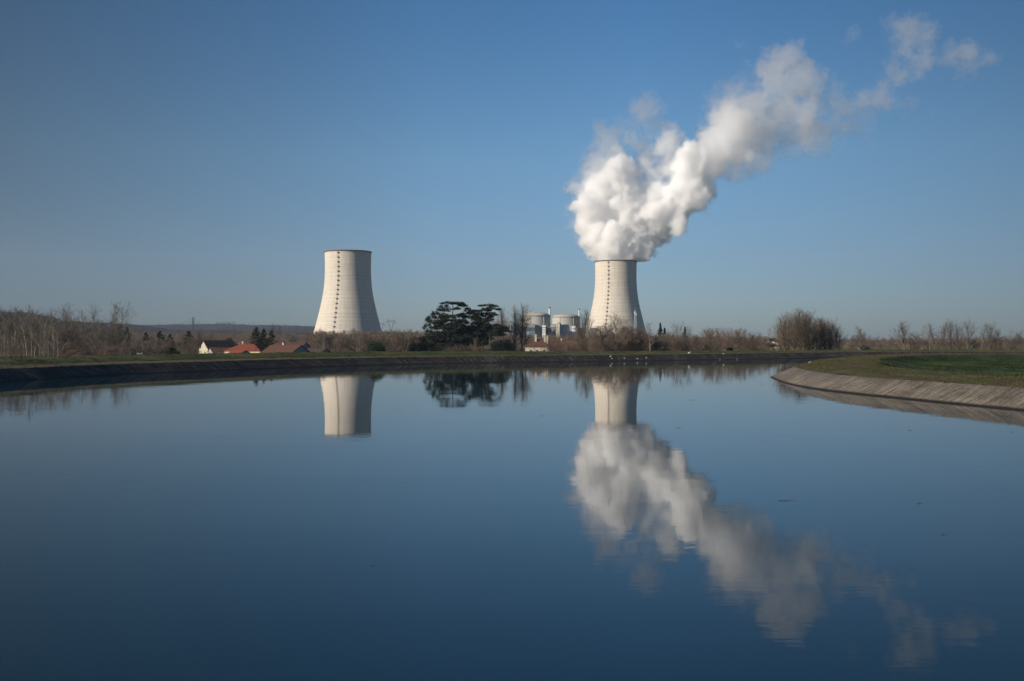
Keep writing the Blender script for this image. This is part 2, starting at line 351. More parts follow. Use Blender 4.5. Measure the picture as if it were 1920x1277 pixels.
def strip(name, line, prof, mat, side=1, smooth=True, jit=0.0, seed=1):
    """Extrude a profile [(offset outward, z or f(point)->z)] along a plan polyline; UV = metres along, metres up the slope."""
    T = np.gradient(line, axis=0); T /= np.linalg.norm(T, axis=1)[:, None]
    N = np.stack([-T[:, 1], T[:, 0]], -1)*side
    s = np.concatenate([[0], np.cumsum(np.linalg.norm(np.diff(line, axis=0), axis=1))])
    n, m = len(line), len(prof); V = np.zeros((n, m, 3)); UVY = [0.0]
    for j, (off, z) in enumerate(prof):
        V[:, j, :2] = line+N*off; V[:, j, 2] = z(line[:, 0], line[:, 1]) if callable(z) else z
        if jit: V[:, j, 2] += (VN(seed+j).fbm(s/1.3, s*0+j, 3)-0.5)*jit
    zz = [p[1] if not callable(p[1]) else p[1](np.array([0.]), np.array([300.]))[0] for p in prof]
    for j in range(1, m): UVY.append(UVY[-1]+math.hypot(prof[j][0]-prof[j-1][0], zz[j]-zz[j-1]))
    z0 = np.interp(0.0, zz, UVY) if zz[0] < 0 else 0.0
    V = V.reshape(-1, 3); i0 = (np.arange(n-1)[:, None]*m+np.arange(m-1)[None]).ravel()
    F = np.stack([i0, i0+m, i0+m+1, i0+1], -1) if side < 0 else np.stack([i0, i0+1, i0+m+1, i0+m], -1)
    me = np_mesh(name, V, F); uv = me.uv_layers.new(name='UVMap')
    U = np.repeat(s, m); W = np.tile(np.array(UVY)-z0, n); vi = F.ravel()
    uv.data.foreach_set('uv', np.stack([U[vi], W[vi]], -1).astype(np.float32).ravel())
    return link_mesh(name, me, mat, smooth=smooth)

def berm(lo, mid, hi):
    return lambda x, y: np.interp(np.degrees(np.arctan2(x, y)), [-27, -3, 14, 27], [lo, mid, hi, hi])
zp = berm(2.95, 2.45, 2.4); zg = berm(4.15, 3.75, 3.0)
b = strip('canal_bank', FAR_LINE, [(-3.2, -1.6), (0, 0), (2.2, 1.1), (4.5, 2.25)], M['bank_far'], jit=0.10, seed=3)
tag(b, 'dark concrete bank, shade painted in, sloping into the canal', kind='structure')
b = strip('path', FAR_LINE, [(4.5, 2.25), (5.3, 2.36), (7.4, zp)], M['path'], jit=0.10, seed=11); tag(b, 'dry tan track along the top of the far bank', kind='structure')
b = strip('grass_bank', FAR_LINE, [(7.4, zp), (9.5, lambda x, y: zp(x, y)*.6+zg(x, y)*.4), (13, lambda x, y: zp(x, y)*.2+zg(x, y)*.8), (16, zg), (20, zg), (33, -0.6)], M['grass'], jit=0.30, seed=23)
tag(b, 'green grass embankment behind the track', kind='structure')
b = strip('island_bank', ISLE_LINE, [(-3.2, -1.6), (0, 0), (2.2, 1.1), (4.5, 2.25), (5.0, 2.2)], M['bank_near'], side=-1, jit=0.10, seed=41)
tag(b, 'sunlit grey concrete slope around the grassy spit', kind='structure')

# water sheet between the banks
T = np.gradient(FAR_LINE, axis=0); T /= np.linalg.norm(T, axis=1)[:, None]; OUT = FAR_LINE+np.stack([-T[:, 1], T[:, 0]], -1)*2.0
wv = [(float(p[0]), float(p[1]), 0.0) for p in OUT[::6]]+[(float(OUT[-1][0]), float(OUT[-1][1]), 0.0), (760, -110, 0), (-98, -110, 0)]
me = bpy.data.meshes.new('water'); me.from_pydata(wv, [], [tuple(range(len(wv)))]); me.update()
o = link_mesh('water', me, M['water']); tag(o, 'calm dark blue canal water mirroring the sky', kind='structure')
if me.polygons[0].normal.z < 0: me.flip_normals()

# island turf: height from distance to the waterline
poly = np.vstack([ISLE_LINE, [(760, 30)]])
def poly_dist(X, Y):
    d = np.full(X.shape, 1e9); inside = np.zeros(X.shape, bool); n = len(poly)
    for i in range(n):
        a = poly[i]; b_ = poly[(i+1) % n]; e = b_-a; L = (e**2).sum()
        if L < 1e-9: continue
        if i < n-2:
            t = np.clip(((X-a[0])*e[0]+(Y-a[1])*e[1])/L, 0, 1); d = np.minimum(d, np.hypot(X-a[0]-t*e[0], Y-a[1]-t*e[1]))
        c = (a[1] > Y) != (b_[1] > Y)
        with np.errstate(divide='ignore', invalid='ignore'): xi = (b_[0]-a[0])*(Y-a[1])/(b_[1]-a[1])+a[0]
        inside ^= c & (X < xi)
    return np.where(inside, d, -d)
gx = np.arange(46, 330, 1.5); gy = np.arange(36, 402, 1.5); GX, GY = np.meshgrid(gx, gy); D = poly_dist(GX, GY)
def isle_h(D, X, Y):
    h = np.where(D < 4.7, D*0.5-0.15, np.interp(D, [4.7, 10, 20, 27, 36], [2.22, 2.8, 2.8, 0.9, 0.7]))
    return h+(vn.fbm(X/6, Y/6, 4)-0.5)*0.45*np.clip((D-4.7)/3, 0, 1)
H = isle_h(D, GX, GY); nc = len(gx); nr = len(gy)
ok = (D > 3.6); ii = (np.arange(nr-1)[:, None]*nc+np.arange(nc-1)[None]).ravel()
Fq = np.stack([ii, ii+1, ii+nc+1, ii+nc], -1); Fq = Fq[ok.ravel()[Fq].all(1)]
used, inv = np.unique(Fq, return_inverse=True); Vv = np.stack([GX.ravel(), GY.ravel(), H.ravel()], -1)[used]
me = np_mesh('island', Vv, inv.reshape(Fq.shape)); at = me.attributes.new('lush', 'FLOAT', 'POINT')
at.data.foreach_set('value', np.clip((D.ravel()[used]-18.0)/6.0, 0, 1).astype(np.float32))
o = link_mesh('island', me, M['island'], smooth=True); tag(o, 'low grassy spit between two arms of the canal', kind='structure')

# grass tufts (nobody could count them)
def tufts(name, pts, h, mat, label, seed):
    rs = np.random.RandomState(seed); n = len(pts); k = 4
    B = np.repeat(pts, k, axis=0); m = len(B); a = rs.rand(m)*2*np.pi; hh = h*(0.5+rs.rand(m)); w = 0.05+0.05*rs.rand(m)
    B = B+np.stack([(rs.rand(m)-.5)*.4, (rs.rand(m)-.5)*.4, np.zeros(m)-0.03], -1)
    dx, dy = np.cos(a)*w, np.sin(a)*w; lx, ly = (rs.rand(m)-.5)*hh*.9, (rs.rand(m)-.5)*hh*.9
    V = np.stack([B+np.stack([dx, dy, 0*dx], -1), B-np.stack([dx, dy, 0*dx], -1), B+np.stack([lx, ly, hh], -1)], 1).reshape(-1, 3)
    o = link_mesh(name, np_mesh(name, V, np.arange(3*m).reshape(-1, 3)), mat); tag(o, label, 'grass', kind='stuff'); return o
rs = np.random.RandomState(2); PX = rs.rand(90000)*170+48; PY = rs.rand(90000)*300+90; PD = poly_dist(PX, PY)
dens = vn.fbm(PX/5, PY/9, 3)
k = (PD > 4.4) & (PD < 21) & (dens > 0.30+0.25*rs.rand(len(PD))) & (PX < PY*0.56); pts = np.stack([PX, PY, isle_h(PD, PX, PY)], -1)[k][:26000]
tufts('dry_grass', pts, 0.15, M['dry_grass'], 'short dry brown grass along the rim of the spit', 3)
k = (PD > 21) & (PX < PY*0.58) & (dens > 0.42); pts = np.stack([PX, PY, isle_h(PD, PX, PY)], -1)[k][:16000]
tufts('lush_grass', pts, 0.30, M['lush'], 'dark green rank grass in the hollow of the spit', 4)

# grass tufts on the far embankment
T = np.gradient(FAR_LINE, axis=0); T /= np.linalg.norm(T, axis=1)[:, None]; NN = np.stack([-T[:, 1], T[:, 0]], -1); rs = np.random.RandomState(8)
NQ = 60000; ii = rs.randint(20, len(FAR_LINE)-60, NQ); of = rs.uniform(4.6, 20, NQ); Q = FAR_LINE[ii]+NN[ii]*of[:, None]+rs.rand(NQ, 1)*T[ii]*2
zpq, zgq = zp(Q[:, 0], Q[:, 1]), zg(Q[:, 0], Q[:, 1])
zq = np.where(of < 7.4, 2.3+(zpq-2.3)*np.clip((of-5)/2.4, 0, 1), np.where(of < 16, zpq+(zgq-zpq)*np.interp(of, [7.4, 9.5, 13, 16], [0, .4, .8, 1]), zgq))
kk = (vn.fbm(Q[:, 0]/7, Q[:, 1]/7, 3) > 0.25+0.4*rs.rand(NQ)) & ((of > 7.2) | (of < 5.4)); M['turf_blades'] = mat_noise('turf_blades', [(0.35, (0.018, 0.030, 0.006)), (0.65, (0.085, 0.078, 0.030))], 0.15, world=True)
tufts('bank_grass', np.stack([Q[:, 0], Q[:, 1], zq], -1)[kk], 0.15, M['turf_blades'], 'rough green grass tufts along the far embankment', 6)

# ------------------------------------------------------------------ cooling towers
TWR = [(71.5, 6.0), (69.0, 12), (66.6, 19), (64.3, 26.7), (61.4, 38), (57.6, 52), (53.2, 71), (49.7, 88), (46.9, 104), (45.2, 122), (44.4, 141), (44.4, 158), (44.9, 177.5)]
def rad(z):
    return float(np.interp(z, [p[1] for p in TWR], [p[0] for p in TWR]))
def make_tower(loc, rz, label):
    t = empty('cooling_tower', loc, rz); tag(t, label, 'cooling tower', 'cooling towers of the power station')
    zs = [6+171.5*i/60 for i in range(61)]; zk = [p[1] for p in TWR]; rk = [p[0] for p in TWR]
    # smooth the profile with a cubic through the knots
    co = np.polyfit(zk, rk, 6); prof = [(float(np.polyval(co, z)), z) for z in zs]
    global TCO; TCO = co
    mb = MB(); mb.lathe(prof+[(prof[-1][0]-0.35, 177.5)]+[(r-0.6, z) for r, z in reversed(prof)]+[prof[0]], 192)
    mb.build('shell', M['tower'], t, smooth=True)
    mb = MB(); R = prof[-1][0]; mb.lathe([(R-0.7, 176.3), (R+1.25, 176.3), (R+1.25, 177.9), (R+0.9, 178.7), (R-0.7, 178.7), (R-0.7, 176.3)], 128); mb.build('rim', M['rust_dark'], t)
    mb = MB(); n = 44
    for i in range(n):
        a0 = 2*math.pi*i/n; a1 = a0+math.pi/n; a2 = a0-math.pi/n
        f = (73.5*math.cos(a0), 73.5*math.sin(a0), -0.6)
        for a in (a1, a2): mb.bar(f, (71.2*math.cos(a), 71.2*math.sin(a), 6.4), 0.55, n=6)
    mb.build('support_columns', M['tower'], t)
    # climbing line: rails and dark landings up the meridian facing local -Y
    mb = MB(); zz = np.linspace(20, 176, 40)
    for k in range(len(zz)-1):
        for off in (-0.8, 0.8):
            mb.bar((off, -(np.polyval(co, zz[k])+0.7), zz[k]), (off, -(np.polyval(co, zz[k+1])+0.7), zz[k+1]), 0.11)
    mb.build('ladder', M['rust_dark'], t)
    for k in range(18):
        z = 172.5-k*8.85; r = float(np.polyval(co, z)); m2 = MB()
        m2.box(-1.5, -r-1.8, z-0.15, 1.5, -r+0.3, z+0.15)
        for s_ in (-1.4, 1.4): m2.box(s_-0.08, -r-1.8, z+0.15, s_+0.08, -r+0.3, z+2.0)
        m2.box(-1.5, -r-1.86, z+1.2, 1.5, -r-1.75, z+2.0)
        m2.build('landing', M['landing'], t)
    m2 = MB(); m2.box(-2.2, -73.5, -0.5, 2.2, -float(np.polyval(co, 14))+1.0, 21); m2.build('stair_shaft', M['reactor_concrete'], t)
    return t
D1, D2 = 1941.0, 2180.0
X1, X2 = px(652.6, D1), px(1154.6, D2)
t1 = make_tower((X1, D1, 0), math.atan2(X1, D1)*-1-math.radians(24.5), 'tall concrete cooling tower with an empty top, giving off no steam')
t2 = copy_thing(t1, (X2, D2, 0), -math.atan2(X2, D2)-math.radians(20), (1.015, 1.015, 1.0), 'concrete cooling tower with a thick white steam plume over its mouth', 'cooling tower', 'cooling towers of the power station')

# ------------------------------------------------------------------ steam plume: a sculpted 3-D density field cut into nested shells of even density
def surface_nets(f, iso):
    s = f > iso; a = s[:-1, :-1, :-1].astype(np.int8)
    cnt = np.zeros(a.shape, np.int8)
    for i in (0, 1):
        for j in (0, 1):
            for k in (0, 1): cnt += s[i:i+a.shape[0], j:j+a.shape[1], k:k+a.shape[2]]
    cell = (cnt > 0) & (cnt < 8); ci = np.argwhere(cell); idx = -np.ones(a.shape, np.int64); idx[cell] = np.arange(len(ci))
    acc = np.zeros((len(ci), 3)); num = np.zeros(len(ci)); co = [(i, j, k) for i in (0, 1) for j in (0, 1) for k in (0, 1)]
    for c0 in co:
        for ax in range(3):
            if c0[ax]: continue
            c1 = list(c0); c1[ax] = 1; p0 = ci+np.array(c0); p1 = ci+np.array(c1)
            v0 = f[p0[:, 0], p0[:, 1], p0[:, 2]]; v1 = f[p1[:, 0], p1[:, 1], p1[:, 2]]; x = (v0 > iso) != (v1 > iso)
            t = np.where(x, (iso-v0)/np.where(np.abs(v1-v0) < 1e-9, 1, v1-v0), 0); q = p0+t[:, None]*(p1-p0)
            acc += np.where(x[:, None], q, 0); num += x
    V = acc/num[:, None]; Fs = []
    for ax in range(3):
        b, c = [(1, 2), (2, 0), (0, 1)][ax]
        sl = [slice(1, -1)]*3; sl[ax] = slice(0, -1); hi = [slice(1, -1)]*3; hi[ax] = slice(1, None)
        e0 = s[tuple(sl)]; e1 = s[tuple(hi)]; g = np.argwhere(e0 != e1)
        if len(g) == 0: continue
        off = np.ones(3, int); off[ax] = 0; g = g+off; flip = s[g[:, 0], g[:, 1], g[:, 2]]
        def at(db, dc):
            q = g.copy(); q[:, b] -= db; q[:, c] -= dc; return idx[q[:, 0], q[:, 1], q[:, 2]]
        Q = np.stack([at(1, 1), at(0, 1), at(0, 0), at(1, 0)], -1); Q[~flip] = Q[~flip][:, ::-1]; Fs.append(Q)
    return V, np.vstack(Fs)

# photographed puffs: (x, y, radius px, density class)
PUFFS = """1155 480 33 9;1265 425 20 8;1090 392 20 8;1094 365 19 7;1097 425 18 8;1104 452 17 8;1270 400 20 8;1110 470 16 8;1335 330 20 6;1120 255 16 3;1190 240 16 2;1390 165 18 2;1530 180 26 3;1555 205 22 3;1585 235 20 2;1540 265 18 2;1655 180 20 2;1610 195 18 2;1735 60 16 3;1128 470 26 9;1185 470 34 9;1210 463 24 9;1150 450 36 9;1122 438 32 9;1175 435 40 9;1222 430 34 9;1248 438 20 8;1100 412 28 9;1103 385 32 8;1138 398 40 9;1185 395 44 9;
1230 398 40 9;1258 405 26 8;1240 372 34 9;1092 358 24 7;1120 345 34 8;1150 325 34 8;1172 352 32 8;1183 318 26 8;1205 305 22 7;1222 330 20 6;1218 352 24 8;1165 298 24 8;1128 300 24 5;1110 322 18 4;1145 275 26 5;1120 270 16 4;
1255 385 30 8;1275 358 34 8;1300 368 32 8;1322 352 26 8;1318 382 16 7;1262 312 28 7;1290 300 34 8;1310 325 34 8;1240 275 28 6;1215 280 20 5;1265 268 22 6;1255 250 16 5;1210 210 24 2;1195 228 18 2;1218 245 22 3;1190 262 22 4;1235 228 14 2;
1330 300 34 7;1345 268 38 7;1320 280 24 6;1365 235 36 6;1372 205 28 6;1355 300 36 6;1385 278 38 6;1400 240 38 6;1405 205 30 5;1425 265 34 5;1440 225 38 5;1370 175 22 3;1340 190 18 2;1340 215 16 2;1375 320 20 4;
1425 185 32 4;1445 150 34 5;1460 118 28 5;1480 108 22 5;1500 115 18 5;1500 145 26 4;1475 165 34 4;1470 200 36 4;1480 240 32 4;1500 215 30 4;1515 185 26 3;1530 150 16 3;1548 155 14 2;1520 235 30 5;1545 245 24 4;1540 215 18 3;1450 280 18 3;1495 268 16 3;
1405 320 12 2;1490 290 10 2;1565 190 16 1;1580 210 18 2;1572 240 16 1;1600 232 18 2;1620 250 12 1;1615 215 14 1;1640 180 18 2;1625 195 14 1;1655 165 20 2;1668 150 18 2;1680 128 18 2;1700 110 18 2;1690 65 20 3;1712 50 20 3;1730 70 18 3;1675 45 12 1;
1730 95 18 3;1745 110 18 3;1762 115 14 2;1775 100 12 2;1790 108 12 2;1815 100 18 3;1825 125 16 2;1840 115 12 2;1855 120 9 1;1825 145 12 1;1710 190 12 1;1700 200 9 1;1800 150 9 1;1745 225 8 1;1640 265 7 1;1575 262 8 1;1590 65 7 1;1600 60 6 1;1380 80 7 1;1870 118 6 1;1440 300 9 2;1405 335 7 1;1080 420 12 2;1075 395 12 2;1085 440 9 1;1565 165 14 1;1560 180 18 2;1590 195 16 2;1600 215 18 2;1575 255 12 1;1630 225 16 1;1650 195 16 2;1560 255 14 2;1690 145 16 2;1718 130 14 2;1700 85 20 3;1480 275 18 3;1520 265 16 3;1415 130 12 1;1350 170 14 1;1425 305 14 2;1170 240 14 1;1150 250 12 1;1090 330 12 2;1100 295 12 2"""
VOX = 3.0
M2P = D2/F_PX
org = np.array([px(1040, D2), D2-105.0, 168.0]); dims = ((px(1905, D2)-org[0])/VOX, 250/VOX, (zt(5, D2)-org[2])/VOX)
NX, NY, NZ = [int(q) for q in dims]
Fd = np.full((NX, NY, NZ), -60.0, np.float32); Cl = np.zeros((NX, NY, NZ), np.float32); Wt = np.full((NX, NY, NZ), 1e-6, np.float32)
rs = np.random.RandomState(17)
def splat(c, r, cls, margin):
    lo = np.floor((c-r-margin-org)/VOX).astype(int); hi = np.ceil((c+r+margin-org)/VOX).astype(int)+1
    lo = np.maximum(lo, 0); hi = np.minimum(hi, (NX, NY, NZ))
    if (hi <= lo).any(): return
    ax = [org[i]+np.arange(lo[i], hi[i])*VOX-c[i] for i in range(3)]
    d = r-np.sqrt(ax[0][:, None, None]**2+ax[1][None, :, None]**2+ax[2][None, None, :]**2)
    sl = tuple(slice(lo[i], hi[i]) for i in range(3)); Fd[sl] = np.maximum(Fd[sl], d)
    w = np.exp(np.clip(d, -30, 10)/6.0).astype(np.float32); Cl[sl] += w*cls; Wt[sl] += w
def sph(n):
    v = rs.normal(size=(n, 3)); return v/np.linalg.norm(v, axis=1)[:, None]
for row in PUFFS.replace('\n', '').split(';'):
    x, y, r, c = [float(q) for q in row.split()]
    R = r*M2P*(1.10 if c < 8 else 1.05); ctr = np.array([px(x, D2), D2, zt(y, D2)])
    spread = 22 if c >= 7 else (30 if c >= 4 else 20)
    ctr[1] += rs.uniform(-1, 1)*spread*(0.5 if y > 450 else 1)
    if c >= 4:
        splat(ctr, R*0.78, c, 14)
        for v in sph(int(9+R*0.45)):
            r1 = R*rs.uniform(0.26, 0.46); c1 = ctr+v*(R*1.0-r1)*rs.uniform(0.9, 1.1)
            if c1[2]-r1*0.6 < 179 and math.hypot(c1[0]-X2, c1[1]-D2) > 44-r1*0.5: c1[2] = 181+r1*0.62
            splat(c1, r1, c, 10)
            for v2 in sph(7):
                r2 = r1*rs.uniform(0.28, 0.5); splat(c1+v2*r1*0.86, r2, c, 8)
    else:
        for v in sph(int(8+R*0.55)):
            r1 = R*rs.uniform(0.28, 0.62); splat(ctr+v*np.array([1, 0.8, 1])*(R*1.15-r1)*rs.uniform(0.2, 1.25), r1, c, 12)
# column inside the tower mouth
splat(np.array([X2, D2, 166.0]), 40, 9, 8)
def spectral(beta, seed):
    r = np.random.RandomState(seed).normal(size=(NX, NY, NZ)); k = np.fft.rfftn(r)
    kx, ky, kz = np.meshgrid(np.fft.fftfreq(NX), np.fft.fftfreq(NY), np.fft.rfftfreq(NZ), indexing='ij')
    q = np.sqrt(kx**2+ky**2+kz**2); q[0, 0, 0] = 1; amp = q**(-beta/2)*(q > 1.0/45)
    n = np.fft.irfftn(k*amp, s=(NX, NY, NZ)); return (n/n.std()).astype(np.float32)
n1 = spectral(3.4, 4); C = Cl/Wt
n2 = spectral(2.2, 9)
amp = np.interp(C, [1, 2, 4, 6, 8, 9], [7.5, 7.5, 7.5, 6.0, 4.0, 3.0])
Fd = Fd+n1*amp+n2*np.interp(C, [1, 4, 7, 9], [2.2, 2.4, 2.2, 1.8])+np.interp(C, [1, 2, 4, 6, 9], [3.5, 5.5, 7.5, 5.0, 0.8])
rho0 = np.interp(C, [1, 2, 3, 4, 5, 6, 7, 8, 9], [0.0048, 0.0066, 0.0085, 0.0110, 0.014, 0.020, 0.036, 0.075, 0.14])
width = np.interp(C, [1, 4, 7, 9], [16, 20, 13, 7])
rho = rho0*np.clip(Fd/width, -0.3, 1.0)
# open the inner bottom so that the column sits within the mouth, nothing hangs outside the shell below the rim
gxx = org[0]+np.arange(NX)*VOX-X2; gyy = org[1]+np.arange(NY)*VOX-D2; gz = org[2]+np.arange(NZ)*VOX
below = (gz < 180)[None, None, :] & (np.hypot(gxx[:, None], gyy[None])[:, :, None] > 42.5); rho = np.where(below, -0.02, rho)
rho[0] = rho[-1] = -0.02; rho[:, 0] = rho[:, -1] = -0.02; rho[:, :, 0] = rho[:, :, -1] = -0.02
def steam_mat(name, dens, film, g):
    m = bpy.data.materials.new(name); m.use_nodes = True; t = m.node_tree; t.nodes.clear()
    out = t.nodes.new('ShaderNodeOutputMaterial'); v = t.nodes.new('ShaderNodeVolumeScatter')
    v.inputs['Color'].default_value = (0.974, 0.986, 0.999, 1); v.inputs['Density'].default_value = dens; v.inputs['Anisotropy'].default_value = g
    t.links.new(v.outputs[0], out.inputs['Volume'])
    if film:
        a = t.nodes.new('ShaderNodeBsdfTransparent'); b_ = t.nodes.new('ShaderNodeBsdfDiffuse'); b_.inputs['Color'].default_value = (0.8, 0.8, 0.8, 1)
        mx = t.nodes.new('ShaderNodeMixShader'); mx.inputs[0].default_value = film
        t.links.new(a.outputs[0], mx.inputs[1]); t.links.new(b_.outputs[0], mx.inputs[2]); t.links.new(mx.outputs[0], out.inputs['Surface'])
    return m
plume = empty('steam_plume', (X2, D2, 178.0)); tag(plume, 'thick white steam plume billowing from a cooling tower and drifting away in thin grey wisps', 'steam plume')
for nm, iso, dens, film, g in (('steam_veil', 0.0005, 0.0024, 0.006, 0.5), ('steam_wisp', 0.0024, 0.0050, 0.0, 0.48), ('steam_drift', 0.006, 0.010, 0.0, 0.42), ('steam_body', 0.015, 0.022, 0.0, 0.25), ('steam_core', 0.04, 0.055, 0.0, 0.0)):
    Vv, Ff = surface_nets(rho, iso); Vw = Vv*VOX+org-np.array([X2, D2, 178.0])
    link_mesh(nm, np_mesh(nm, Vw, Ff), steam_mat(nm, dens, film, g), plume, smooth=True)
print('plume', NX, NY, NZ, len(Ff))

# ------------------------------------------------------------------ bare trees
def rot_about(v, ax, a): return Matrix.Rotation(a, 3, ax) @ v
def bare_tree(seed, H, kind):
    """Returns (trunk MB, twig MB) of a leafless tree of height about H."""
    r = random.Random(seed); tr = MB(); tw = MB()
    def twig(p, d, L, w):
        # a tapering twig with one kink, a thin three-sided sliver
        d = d.normalized(); u = d.orthogonal().normalized(); u = rot_about(u, d, r.uniform(0, 6.28)); w2 = d.cross(u)
        m = p+d*L*0.5+u*L*r.uniform(-.08, .08); e = p+d*L+Vector((0, 0, L*r.uniform(0, .18)))+w2*L*r.uniform(-.12, .12)
        n = len(tw.v)
        tw.v += [tuple(p+u*w), tuple(p-u*w*.5+w2*w*.87), tuple(p-u*w*.5-w2*w*.87), tuple(m+u*w*.6), tuple(m-u*w*.3+w2*w*.5), tuple(m-u*w*.3-w2*w*.5), tuple(e)]
        tw.f += [(n, n+1, n+4, n+3), (n+1, n+2, n+5, n+4), (n+2, n, n+3, n+5), (n+3, n+4, n+6), (n+4, n+5, n+6), (n+5, n+3, n+6)]
    K = dict(spread=dict(clear=.22, nl=13, a0=(45, 68), len=.42, up=.20, sub=8, tw=11, twL=.085, trunk_to=.62, fl=.0),
             tall=dict(clear=.34, nl=14, a0=(24, 46), len=.30, up=.30, sub=6, tw=7, twL=.05, trunk_to=.86, fl=.0),
             fork=dict(clear=.32, nl=11, a0=(22, 44), len=.50, up=.22, sub=8, tw=8, twL=.055, trunk_to=.62, fl=.0),
             poplar=dict(clear=.12, nl=26, a0=(14, 30), len=.56, up=.42, sub=6, tw=9, twL=.06, trunk_to=.90, fl=.0),
             round=dict(clear=.22, nl=22, a0=(35, 72), len=.38, up=.16, sub=11, tw=13, twL=.07, trunk_to=.62, fl=.0),
             fan=dict(clear=.05, nl=17, a0=(16, 44), len=.66, up=.30, sub=9, tw=8, twL=.06, trunk_to=.78, fl=.0),
             bush=dict(clear=.03, nl=16, a0=(20, 70), len=.80, up=.20, sub=7, tw=9, twL=.14, trunk_to=.5, fl=.0))[kind]
    def branch(p, d, L, rad, lev):
        seg = 6 if lev == 1 else 3; q = p.copy(); dd = d.copy(); pts = [q.copy()]; wob = .16 if lev == 1 else .12
        for k in range(seg):
            dd = (dd+Vector((r.gauss(0, wob), r.gauss(0, wob), K['up']*.9/seg+r.gauss(0, .05)))).normalized()
            q2 = q+dd*L/seg; f0 = 1-k/seg*.85; f1 = 1-(k+1)/seg*.85
            tr.bar(q, q2, rad*f0, rad*f1, 4 if lev == 1 else 3); q = q2; pts.append(q.copy())
        n = max(3, int(K['sub']*min(1.1, L/(H*K['len']*.75)))) if lev == 1 else max(3, int(K['tw']*min(1.2, L/(H*K['len']*.32))))
        tl = min(H*K['twL'], L*(.45 if lev == 1 else .8))
        for k in range(n):
            t = (.18+.82*(k+r.random())/n)*seg*.999; i = min(int(t), seg-1); a = pts[i].lerp(pts[i+1], t-i); dl = (pts[i+1]-pts[i]).normalized()
            ax = rot_about(dl.orthogonal().normalized(), dl, k*2.4+r.uniform(-.6, .6)); nd = rot_about(dl, ax, math.radians(r.uniform(24, 52)))
            if lev == 1: branch(a, nd, L*r.uniform(.30, .50)*(1.15-.55*t/seg), rad*.40*(1.1-.7*t/seg), 2)
            else: twig(a, nd, tl*r.uniform(.6, 1.5), H*.00145)
        if lev == 2: twig(q, dd, H*K['twL']*1.2, H*.0015)
        else: twig(q, dd, H*K['twL']*1.2, H*.0016)
    # trunk
    lean = Vector((r.gauss(0, .04), r.gauss(0, .04), 1)); R0 = H*(.0105 if kind in ('tall', 'fork') else .019 if kind == 'fan' else .015); n = 9; q = Vector((0, 0, -.3)); pts = [q.copy()]; dd = lean.normalized(); Lt = H*K['trunk_to']
    for k in range(n):
        dd = (dd+Vector((r.gauss(0, .05), r.gauss(0, .05), .12))).normalized(); q2 = q+dd*Lt/n
        tr.bar(q, q2, R0*(1-.85*k/n), R0*(1-.85*(k+1)/n), 6); q = q2; pts.append(q.copy())
    for k in range(K['nl']):
        t = K['clear']+(1-K['clear'])*(k+r.random())/K['nl']; f = t*n; i = min(int(f), n-1); a = pts[i].lerp(pts[i+1], f-i)
        az = k*2.4+r.uniform(-.4, .4); an = math.radians(r.uniform(*K['a0'])*(1.15-.5*t)); d = Vector((math.sin(an)*math.cos(az), math.sin(an)*math.sin(az), math.cos(an)))
        shape = {'spread': 1.1-.65*t, 'tall': 1.15-.8*t, 'fork': 1.0-.45*t, 'poplar': 1.1-.85*t, 'round': math.sin(math.pi*min(.97, .25+t*.6)), 'fan': 1.05-.6*t, 'bush': 1-.4*t}[kind]
        branch(a, d, H*K['len']*shape*r.uniform(.8, 1.15), R0*.5*(1.1-.6*t), 1)
    for k in range(3 if K['trunk_to'] < .8 else 2):
        az = k*2.2+r.uniform(0, 1); an = math.radians(r.uniform(6, 24) if K['trunk_to'] < .8 else r.uniform(3, 14)); d = Vector((math.sin(an)*math.cos(az), math.sin(an)*math.sin(az), math.cos(an)))
        branch(pts[-1], d, H*(1-K['trunk_to'])*r.uniform(.7, 1.05), R0*.34, 1)
    return tr, tw
def norm_tree(parts, H):
    """scale so that the top is at H exactly"""
    top = max(v[2] for p in parts for v in p.v); s = H/top
    for p in parts: p.v = [(v[0]*s, v[1]*s, v[2]*s) for v in p.v]
    return parts
PROTO = {}
def proto(key, seed, kind, barkm, twigm, H=16.0):
    tr, tw = norm_tree(bare_tree(seed, H, kind), H)
    root = empty('bare_tree' if kind != 'bush' else 'bare_shrub', (0, -60, 0)); tr.build('trunk', barkm, root); tw.build('crown', twigm, root)
    w = max(abs(v[0]) for v in tw.v); PROTO[key] = (root, H, w, [False])
for k_, (s_, kind_, b_, t_) in dict(tall1=(1, 'tall', 'pale_bark', 'twig_grey'), tall2=(2, 'tall', 'pale_bark', 'twig_grey'), tall3=(31, 'tall', 'bark', 'twig'), fork1=(3, 'fork', 'pale_bark', 'twig_grey'), fork2=(4, 'fork', 'bark', 'twig'),
        spread1=(5, 'spread', 'bark', 'twig'), spread2=(6, 'spread', 'bark', 'twig'), poplar1=(7, 'poplar', 'pale_bark', 'twig_grey'), poplar2=(8, 'poplar', 'bark', 'twig'),
        round1=(9, 'round', 'pale_bark', 'twig_grey'), round2=(10, 'round', 'bark', 'twig'), fan1=(11, 'fan', 'bark', 'twig_grey'), fan2=(12, 'fan', 'bark', 'twig_grey'), fan3=(13, 'fan', 'bark', 'twig_grey'),
        bush1=(14, 'bush', 'bark', 'twig'), bush2=(15, 'bush', 'bark', 'twig'), bushred=(16, 'bush', 'bark', 'twig_red'), bushgrey=(18, 'bush', 'pale_bark', 'twig_grey')).items():
    proto(k_, s_, kind_, M[b_], M[t_])
rt = random.Random(99)
